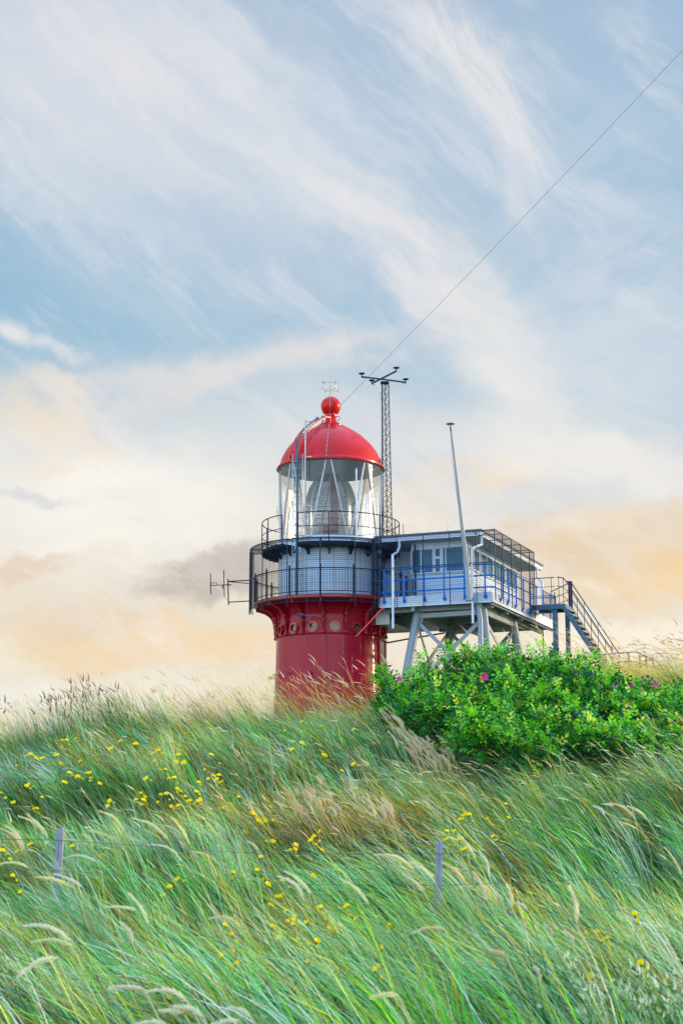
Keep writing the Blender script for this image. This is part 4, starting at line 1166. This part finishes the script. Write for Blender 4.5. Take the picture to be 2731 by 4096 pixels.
hill += stalks(U(-3.5, 5.5, 420), U(18, 26.5, 420), (.7, 1.15), (0, 25), (35, 80), .009, OCH, .15, .018, CRM * .9)
hill += stalks(U(3.0, 6.8, 60), U(28, 30, 60), (1.3, 1.9), (0, 20), (30, 75), .008, OCH, .22, .020, CRM * .9)
hg = np_mesh('hilltop_grass', hill, GRASS); tag(hg, 'straw-coloured long grass on the hilltop behind the roses and round the stair foot', 'grass', kind='stuff')
# ragged stems and panicles along the left skyline
sk = [patch(12000, lambda n: U(-9, .5, n), lambda n: U(28, 33, n), .35, .85, .012, [TEAL * .6, MID * .5, np.array((.20, .22, .26)), BRN], (0, 30), (15, 70), .8)]
sk += stalks(U(-8, 1.5, 520), U(27.5, 31, 520), (.7, 1.4), (-5, 20), (5, 50), .006, OCH * .7, .13, .016, OCH * .8)
xs = rng.normal(-4.4, .5, 22); sk += stalks(xs, U(27.3, 29, 22), (.95, 1.5), (-5, 12), (5, 40), .008, BRN * .6, .30, .030, (.24, .15, .10), nsp=8)
sk += stalks(U(-8, -1, 420), U(27, 29.5, 420), (.8, 1.25), (-5, 25), (15, 70), .007, OCH, .16, .018, CRM * .8)
xs = U(-7, -1.2, 70); sk += stalks(xs, U(27.3, 29, 70), (.8, 1.35), (-5, 20), (5, 50), .007, BRN * .8, .18, .022, (.34, .22, .10), nsp=4)
xs = rng.normal(-1.0, .5, 50); sk += stalks(xs, U(27.5, 29.5, 50), (.8, 1.5), (0, 15), (10, 50), .006, OCH * .8, .16, .012, OCH, nsp=3)
skl = np_mesh('ridge_weeds', sk, GRASS); tag(skl, 'thin dark stems and brown panicles sticking up along the left ridge', 'weeds', kind='stuff')
# bright oat-like heads in the bottom corner, and small seed heads everywhere
n = 170; y = U(9.3, 10.1, n); x = U(1.35, 2.5, n)
oat = stalks(x, y, (.68, .92), (-5, 15), (10, 50), .006, MID, .09, .020, (.80, .90, .62), az=1.2, nsp=5)
ot = np_mesh('wild_oats', oat, PLUME); tag(ot, 'pale whitish-green oat heads crowding the lower right corner', 'wild oats', kind='stuff')
n = 900; y = U(10, 30, n); x = U(-1, 1, n) * (.22 * y + 1)
sm = stalks(x, y, (.5, .9), (0, 30), (45, 95), .005, OCH, .11, .015, CRM)
n = 420; y = rng.normal(21.2, 1.7, n); x = rng.normal(.45, 1.15, n)
sm += stalks(x, y, (.45, .8), (0, 25), (20, 70), .006, OCH, .12, .020, CRM * .95)
smo = np_mesh('straw_seed_heads', sm, PLUME); tag(smo, 'small straw-coloured seed heads scattered through the grass', 'seed heads', kind='stuff')

# ------------------------------------------------------------------ big plumes, one object each
def plume(tx, ty, bx, by, lift=-1, dry=False, fat=1.0):
    gp = on_ground(bx, by, lift)
    if gp is None: return
    Yq = gp.y
    d = ray(bx, by); B = d * (Yq / d.y); d = ray(tx, ty); T = d * (Yq / d.y); T.y -= .03
    ax = T - B; ln_ = ax.length
    if ln_ > .5: ax *= .5 / ln_; T = B + ax; ln_ = .5
    side = ax.cross(Vector((0, 1, 0))).normalized()
    if side.z < 0: side = -side
    m = 9; bend = random.uniform(.02, .16); pts = [B + ax * (k / m) + side * (bend * ln_ * math.sin(math.pi * k / m)) for k in range(m + 1)]
    g0 = Vector((B.x + .18, B.y + random.uniform(-.05, .05), h(B.x + .18, B.y) - .03))
    stem = []
    for k in range(7):
        t = k / 6; q = g0.lerp(B, t); q += Vector((.10, 0, .06)) * math.sin(math.pi * t) * .8; stem.append(q)
    V = []; F = []; Cc = []
    def add(v, f, c):
        o = len(V); V.extend([tuple(p) for p in v]); F.extend([tuple(i + o for i in q) for q in f]); Cc.extend([c] * len(v))
    hc = random.choice(((.94, .90, .62), (.92, .84, .50), (.84, .84, .52), (.95, .92, .70))) if not dry else random.choice(((.86, .78, .56), (.84, .74, .48), (.78, .68, .46)))
    hc = tuple(min(.9, q * random.uniform(.85, 1.1)) for q in hc)
    sc = (.52, .60, .26) if not dry else (.55, .42, .16)
    for k in range(6):
        a, c = stem[k], stem[k + 1]; w_ = Vector((.0042, 0, .003))
        add([a - w_, a + w_, c + w_, c - w_], [(0, 1, 2, 3)], sc)
    rr = .012 * fat * random.uniform(.8, 1.25) * min(1.2, .6 + ln_ * 1.6)
    for k in range(m):                                  # core of the head
        a, c = pts[k], pts[k + 1]; ra = rr * (math.sin(math.pi * min(1, (k + .6) / (m + .6))) ** .7); rc = rr * (math.sin(math.pi * min(1, (k + 1.6) / (m + .6))) ** .7) if k < m - 1 else .001
        for ang in (0, 1.05, 2.1):
            u_ = (side * math.cos(ang) + Vector((0, 1, 0)) * math.sin(ang))
            add([a - u_ * ra, a + u_ * ra, c + u_ * rc, c - u_ * rc], [(0, 1, 2, 3)], hc)
    for k in range(110 if not dry else 60):              # bristles and spikelets
        t = random.random(); i = min(m - 1, int(t * m)); p = pts[i].lerp(pts[i + 1], t * m - i)
        dr_ = (pts[i + 1] - pts[i]).normalized(); u_ = (side * random.gauss(0, 1) + Vector((0, 1, 0)) * random.gauss(0, 1)).normalized()
        e = p + dr_ * random.uniform(.025, .05) + u_ * rr * random.uniform(.9, 2.2) * (1 - t * .5)
        w_ = side * .003
        add([p - w_, p + w_, e + w_ * .5, e - w_ * .5], [(0, 1, 2, 3)], tuple(min(.92, q * random.uniform(.8, 1.2)) for q in hc))
    o = np_mesh('grass_plume' if not dry else 'feathery_plume', [(np.array(V), np.array(F), np.array(Cc))], PLUME, base=tuple(g0))
    if dry: tag(o, 'feathery tan grass plume bending over at the foot of the tower and below the roses', 'grass plume', 'tan feathery plumes by the tower foot')
    else: tag(o, 'long pale cream seed head arching on its stem over the windblown marram', 'grass plume', 'cream seed heads in the foreground marram')
P4 = lambda x, y: (x * .829, 3200 + y * .829)
P5 = lambda x, y: (1300 + x * .9126, 3200 + y * .9126)
P2_ = lambda x, y: (900 + x * .574, 2600 + y * .574)
for a in ((485,55,600,150),(650,90,810,190),(835,90,915,215),(790,125,880,185),(100,80,215,165),(145,75,235,180),(30,125,120,240),(10,140,110,250),(310,190,430,215),(740,215,880,300),(940,250,1045,300),(300,285,470,300),(185,370,350,420),(0,310,140,325),(280,360,400,420),(450,150,580,200),(520,515,660,530),(635,460,715,600),(1020,570,1160,610),(150,605,340,680),(190,680,350,700),(110,835,280,760),(605,610,640,690),(735,920,910,975),(560,905,700,915),(800,1015,890,1030),(870,995,980,1045),(690,1075,800,1080),(1050,1075,1150,1060),(1130,1005,1215,1050),(1350,370,1470,490),(1390,350,1500,450),(1205,205,1250,240),(410,170,450,230)):
    plume(*P4(a[0], a[1]), *P4(a[2], a[3]))
for a in ((230,240,390,310),(380,275,480,360),(525,280,620,370),(350,330,430,400),(80,350,190,455),(590,160,660,260),(675,225,720,340),(660,330,710,440),(800,385,815,470),(1075,400,1100,540),(400,575,520,565),(850,455,890,485),(1180,30,1225,70),(1250,15,1350,75),(1490,215,1560,330),(1330,30,1410,85),(745,665,800,700),(220,860,320,855),(925,750,940,800),(970,560,995,600),(1060,590,1085,640)):
    plume(*P5(a[0], a[1]), *P5(a[2], a[3]))
dryl = [(720,195,790,290),(620,250,740,330),(730,255,830,350),(845,215,880,280),(885,225,915,285),(640,265,720,350),(760,300,800,380),(830,350,870,410),(930,320,950,380),(690,290,770,370),(745,215,830,310),(860,240,900,330)]
for k in range(34):
    t = random.random(); cx_, cy_ = 1070 + 330 * t + random.gauss(0, 25), 395 + 330 * t + random.gauss(0, 35)
    dryl.append((cx_, cy_, cx_ + random.uniform(40, 80), cy_ + random.uniform(60, 110)))
for k in range(22):
    cx_, cy_ = random.uniform(1380, 1560), random.uniform(600, 760); dryl.append((cx_, cy_, cx_ + random.uniform(20, 60), cy_ + random.uniform(60, 100)))
for k in range(26):
    cx_, cy_ = random.gauss(600, 170), random.gauss(1020, 60); dryl.append((cx_, cy_, cx_ + random.uniform(20, 60), cy_ + random.uniform(40, 80)))
for k in range(14):
    cx_, cy_ = random.gauss(1090, 50), random.gauss(1090, 40); dryl.append((cx_, cy_, cx_ + random.uniform(20, 40), cy_ + random.uniform(50, 80)))
for a in dryl: plume(*P2_(a[0], a[1]), *P2_(a[2], a[3]), lift=-1, dry=True, fat=1.5)

# ------------------------------------------------------------------ yellow flowers, one object each
YEL = mat('yellow_petals', (.97, .82, .002), .6, spec=.1); STEMG = mat('flower_stem', (.10, .22, .05), .7)
def flower_mesh(heads, leaves):
    b = MB(); yel = []
    for hx, hy, hz, hs in heads:
        b.tube([(0, 0, 0 if hx == 0 else .32), (hx * .4 + .01, hy * .4, .32 + (hz - .32) * .5), (hx, hy, hz)], .0026, 4)
        s0 = len(b.f)
        for lay, (r_, zz, nn) in enumerate(((.034, .006, 12), (.024, .011, 9), (.011, .016, 6))):
            for k in range(nn):
                t = 2 * math.pi * (k + .5 * lay) / nn; q = math.pi / nn * .9; r2 = r_ * hs * random.uniform(.85, 1.1)
                b.add([(hx, hy, hz + .002), (hx + r2 * .8 * math.cos(t - q), hy + r2 * .8 * math.sin(t - q), hz + zz + .003), (hx + r2 * math.cos(t), hy + r2 * math.sin(t), hz + zz + .006), (hx + r2 * .8 * math.cos(t + q), hy + r2 * .8 * math.sin(t + q), hz + zz + .003)], [(0, 1, 2, 3)])
        yel += list(range(s0, len(b.f)))
        b.lathe([(.001, hz - .01), (.011 * hs, hz - .003), (.013 * hs, hz + .004)], (hx, hy), 8)
    for k in range(leaves):
        z = random.uniform(.05, .45); a = random.uniform(0, 6.28); l_ = random.uniform(.05, .11); c_, s_ = math.cos(a), math.sin(a)
        b.add([(0, 0, z), (l_ * .5 * c_ - .01 * s_, l_ * .5 * s_ + .01 * c_, z + .03), (l_ * c_, l_ * s_, z + .02), (l_ * .5 * c_ + .01 * s_, l_ * .5 * s_ - .01 * c_, z + .03)], [(0, 1, 2, 3)])
    o = b.build('yellow_flower', STEMG, recalc=False); o.data.materials.append(YEL)
    for f_ in yel: o.data.polygons[f_].material_index = 1
    return o
variants = [flower_mesh([(0, 0, .6, 1)], 5), flower_mesh([(0, 0, .6, 1), (.05, .01, .57, .5)], 7), flower_mesh([(0, 0, .6, .8), (-.045, .02, .585, .65), (.03, -.03, .56, .35)], 6), flower_mesh([(0, 0, .6, .7)], 4)]
unused = list(variants)
FLW = [(.574, 0, 2700, ((440,487),(468,460),(532,437),(777,490),(843,447),(190,543),(425,588),(395,603),(118,643),(540,650),(565,645),(630,675),(636,688),(695,753),(632,770),(205,760),(187,790),(450,790),(768,797),(753,838),(10,862),(42,875),(97,908),(262,900),(290,905),(985,812),(1010,795),(993,875),(1000,905),(1105,830),(1075,545),(1105,585),(1082,632),(1152,700),(1245,572),(1285,553),(1228,603),(1480,553),(1470,570),(1533,565),(1235,762),(1215,775),(1385,777),(1397,820),(1380,893),(1370,860),(1525,715),(1510,735),(1525,750),(1195,862),(1157,890),(1245,940),(1290,905),(1320,915),(1560,940),(950,893),(947,507),(300,590),(257,556),(215,545),(1260,837),(1430,680),(1455,700),(1020,700),(545,712),(485,728),(340,1112),(130,1155),(718,1160))),
 (.574, 900, 2600, ((540,537),(680,530),(900,498),(535,645),(418,600),(470,683),(690,730),(810,818),(897,757),(187,1105),(280,1113),(315,1108),(145,1190),(200,1192),(232,1190),(330,1230),(335,1245),(663,1305),(672,1332),(492,1340),(620,1375),(92,1065),(1455,673),(1512,640),(1520,665),(1545,1295),(285,1180),(350,1310))),
 (.829, 0, 3200, ((835,315),(860,325),(895,347),(1125,350),(1120,335),(1260,315),(1275,318),(1292,355),(1425,205),(1515,230),(1500,253),(1510,288),(1355,390),(1385,343),(1340,575),(1350,583),(1380,580),(1415,583),(1437,605),(1483,560),(1545,550),(1315,545),(1350,537),(1312,672),(1495,655),(1525,670),(1405,655),(1120,713),(1075,730),(1135,750),(1137,760),(825,1028),(890,1053),(1490,713),(50,262),(12,285),(48,300),(150,243),(350,258),(100,447),(60,428),(1085,622),(820,403),(797,380),(1240,395),(1305,450),(1430,635),(1310,495))),
 (.9126, 1300, 3200, ((30,487),(12,520),(100,467),(570,123),(597,125),(602,95),(632,97),(612,103),(710,123),(748,115),(735,148),(835,87),(790,28),(615,235),(587,180),(47,652),(220,727),(243,720),(237,680),(1195,523),(1232,550),(1357,560),(1370,603),(1380,690),(280,515),(533,157),(800,105),(140,495),(1132,523),(1155,622)))]
first = True
for k, ox, oy, pts in FLW:
    for x_, y_ in pts:
        gp = on_ground(ox + x_ * k, oy + y_ * k, -1)
        if gp is None: continue
        if unused: o = unused.pop()
        else: o = random.choice(variants).copy(); COL.objects.link(o)
        sz = min(1.15, max(.55, gp.y / 19)) * random.uniform(.65, 1.3)
        hh_ = float(np.interp(gp.y, [9, 14, 20, 28], [1.0, .92, .78, .72])); o.location = gp; o.scale = (sz, sz, hh_ / .6 / .82); o.rotation_euler = (rad(random.uniform(25, 50)), 0, random.uniform(-.8, .8))
        # tilt keeps the blossom over its root: shift the root back
        o.location.y += math.sin(o.rotation_euler.x) * hh_ / .82 * math.cos(o.rotation_euler.z); o.location.x -= math.sin(o.rotation_euler.x) * hh_ / .82 * math.sin(o.rotation_euler.z)
        tag(o, 'small round yellow blossom on a thin stem among the dune grass', 'flower', 'yellow flowers scattered over the dune')

# ------------------------------------------------------------------ rose bush
rb0 = Vector((4.2, 25.5, h(4.2, 25.5)))
RB = empty('rose_bush', rb0, 'dense bright green rose bush with a few pink blossoms on the dune slope', 'bush')
topc = [(1580, 2775), (1640, 2745), (1720, 2725), (1820, 2700), (1870, 2650), (1930, 2640), (1990, 2690), (2050, 2655), (2130, 2670), (2200, 2650), (2300, 2680), (2400, 2720), (2500, 2765), (2600, 2795), (2731, 2830), (3100, 2870)]
botc = [(1580, 2800), (1650, 2850), (1780, 2920), (1900, 2960), (2100, 3020), (2400, 2990), (2600, 3040), (2731, 3060), (3100, 3090)]
tx_, ty_ = zip(*topc); bx_, by_ = zip(*botc)
lobes = []
px_ = 1600
while px_ < 3080:
    t0 = np.interp(px_, tx_, ty_); b0 = np.interp(px_, bx_, by_); rows = max(2, int((b0 - t0) / 62))
    for r_ in range(rows + 1):
        f = r_ / rows; f2 = np.clip(f + random.gauss(0, .05), 0, 1)
        yy = t0 + (b0 - t0) * f2; Yq = 27.2 - 4.4 * f2 * min(1, (b0 - t0) / 300)
        d = ray(px_ + random.gauss(0, 18), yy); p = d * (Yq / d.y)
        rad_ = random.uniform(.16, .34) * (.7 if px_ < 1700 else 1)
        p.z -= rad_ * .55
        lobes.append((p, rad_, f2))
    px_ += random.uniform(55, 85)
V = []; Cc = []
def leafset(c, r_, nl, tone, mul=1.0):
    """compound leaves of five leaflets over a lobe"""
    u_ = rng.normal(0, 1, (nl, 3)); u_[:, 2] = np.abs(u_[:, 2]) * .9 - .25; u_ /= np.linalg.norm(u_, axis=1)[:, None]
    rr = r_ * (rng.random(nl) ** .45) * rng.uniform(.8, 1.12, nl)
    P = np.array(c)[None] + u_ * rr[:, None] * np.array([1.1, 1.0, 1.0])
    d = u_ + rng.normal(0, .55, (nl, 3)) + np.array([-.25, 0, .15]); d /= np.linalg.norm(d, axis=1)[:, None]
    up = np.array([0, 0, 1.0])[None] + rng.normal(0, .45, (nl, 3)) + u_ * .5
    s_ = np.cross(d, up); s_ /= np.linalg.norm(s_, axis=1)[:, None]; nn = np.cross(s_, d)
    Lf = rng.uniform(.10, .175, nl)
    depth = rr / r_
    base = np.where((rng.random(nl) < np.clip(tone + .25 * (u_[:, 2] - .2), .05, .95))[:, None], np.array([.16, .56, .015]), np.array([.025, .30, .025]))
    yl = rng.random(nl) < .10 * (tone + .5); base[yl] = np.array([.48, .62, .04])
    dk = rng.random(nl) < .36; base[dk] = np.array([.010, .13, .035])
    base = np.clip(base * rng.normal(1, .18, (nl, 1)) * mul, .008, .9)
    for a, sd, sz in ((.32, 1, .8), (.32, -1, .8), (.66, 1, .95), (.66, -1, .95), (1.0, 0, 1.1)):
        o_ = P + d * (Lf * a * .9)[:, None]
        dd = d * (.55 if sd else 1) + s_ * sd * .85; dd /= np.linalg.norm(dd, axis=1)[:, None]
        ss = np.cross(nn, dd); l_ = (Lf * .46 * sz)[:, None]; wdt = l_ * .34
        tipv = o_ + dd * l_ - nn * l_ * .15; m_ = o_ + dd * l_ * .5
        q = np.stack([o_, m_ + ss * wdt + nn * l_ * .06, tipv, m_ - ss * wdt + nn * l_ * .06], 1)
        V.append(q.reshape(-1, 3)); Cc.append(np.repeat(base, 4, 0))
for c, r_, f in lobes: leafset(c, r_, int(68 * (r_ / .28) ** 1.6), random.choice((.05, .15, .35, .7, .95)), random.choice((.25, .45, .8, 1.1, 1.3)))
for k in range(230):                                    # shoots standing out of the bush
    c, r_, f = random.choice(lobes); a = random.uniform(0, 6.28)
    t_ = Vector(c) + Vector((math.cos(a) * r_ * .6, math.sin(a) * r_ * .6, r_ * .8))
    for q in range(random.choice((2, 3, 3, 4, 5))): leafset(t_ + Vector((-.04 * q, 0, .075 * q)), .07, 7, 1.0, 1.15)
for k in range(120):                                    # lower and rear filling
    px_ = random.uniform(1600, 3050); d = ray(px_, np.interp(px_, tx_, ty_) + 60); Yq = random.uniform(25.5, 28.3); p = d * (Yq / d.y)
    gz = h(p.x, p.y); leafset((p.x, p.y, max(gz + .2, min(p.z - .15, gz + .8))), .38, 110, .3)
V = np.concatenate(V); Cc = np.concatenate(Cc); F = np.arange(len(V)).reshape(-1, 4)
np_mesh('foliage', [(V, F, Cc)], LEAF, parent=RB, base=tuple(rb0))
b = MB(); b.tube([(x_, 25.6 + .3 * math.sin(x_ * 2), h(x_, 25.6) + .02) for x_ in np.arange(.8, 8.2, .4)], .02, 5)
for c, r_, f in lobes[::2]:
    g0 = Vector((c.x + random.gauss(0, .2), c.y + random.gauss(.15, .15), 0)); g0.z = h(g0.x, g0.y) - .05
    b.tube([g0, (g0.x, 25.6 + .3 * math.sin(g0.x * 2), h(g0.x, 25.6) + .02)], .008, 4)
    mid = g0.lerp(c, .6) + Vector((random.gauss(0, .06), 0, .03))
    b.tube([g0, mid, Vector(c) + Vector((0, 0, r_ * .4))], [.009, .007, .003], 4)
b.build('stems', mat('rose_stem', (.14, .10, .05), .8), RB)
PINK = mat('pink_petals', (.78, .03, .34), .55, spec=.2); PINK2 = mat('pale_pink_petals', (.85, .22, .52), .55, spec=.2)
for px, py, sz, m_ in ((1598, 2716, 1, PINK), (1937, 2708, 1.15, PINK), (2454, 2749, 1.15, PINK2), (2520, 2741, .9, PINK), (2560, 2759, .95, PINK), (2577, 2763, .75, PINK2), (2617, 2738, .95, PINK), (2395, 2722, .5, PINK2), (1784, 2808, .8, PINK), (2262, 2870, .6, PINK2)):
    d = ray(px, py); f = (py - np.interp(px, tx_, ty_)) / 350; Yq = 26.1 - 4 * f
    c = d * (Yq / d.y); r_ = .048 * sz; b = MB()
    for k in range(5):
        t = 2 * math.pi * k / 5 + .3; q = .62
        f_ = lambda rr, tt, hh: (c.x + rr * math.cos(tt), c.y - .02 - hh * .8 , c.z + rr * math.sin(tt) * .95)
        b.add([f_(.002, t, 0), f_(r_ * .75, t - q, .012), f_(r_ * 1.02, t - q * .5, .022), f_(r_ * .98, t, .014), f_(r_ * 1.02, t + q * .5, .022), f_(r_ * .75, t + q, .012)], [(0, 1, 2, 3, 4, 5)])
    b.sphere((c.x, c.y - .018, c.z), r_ * .22, 8, 6)
    b.tube([(c.x, c.y + .0, c.z), (c.x + .01, c.y + .05, c.z - .15)], .003, 4)
    b.build('blossom', m_, RB, recalc=False)
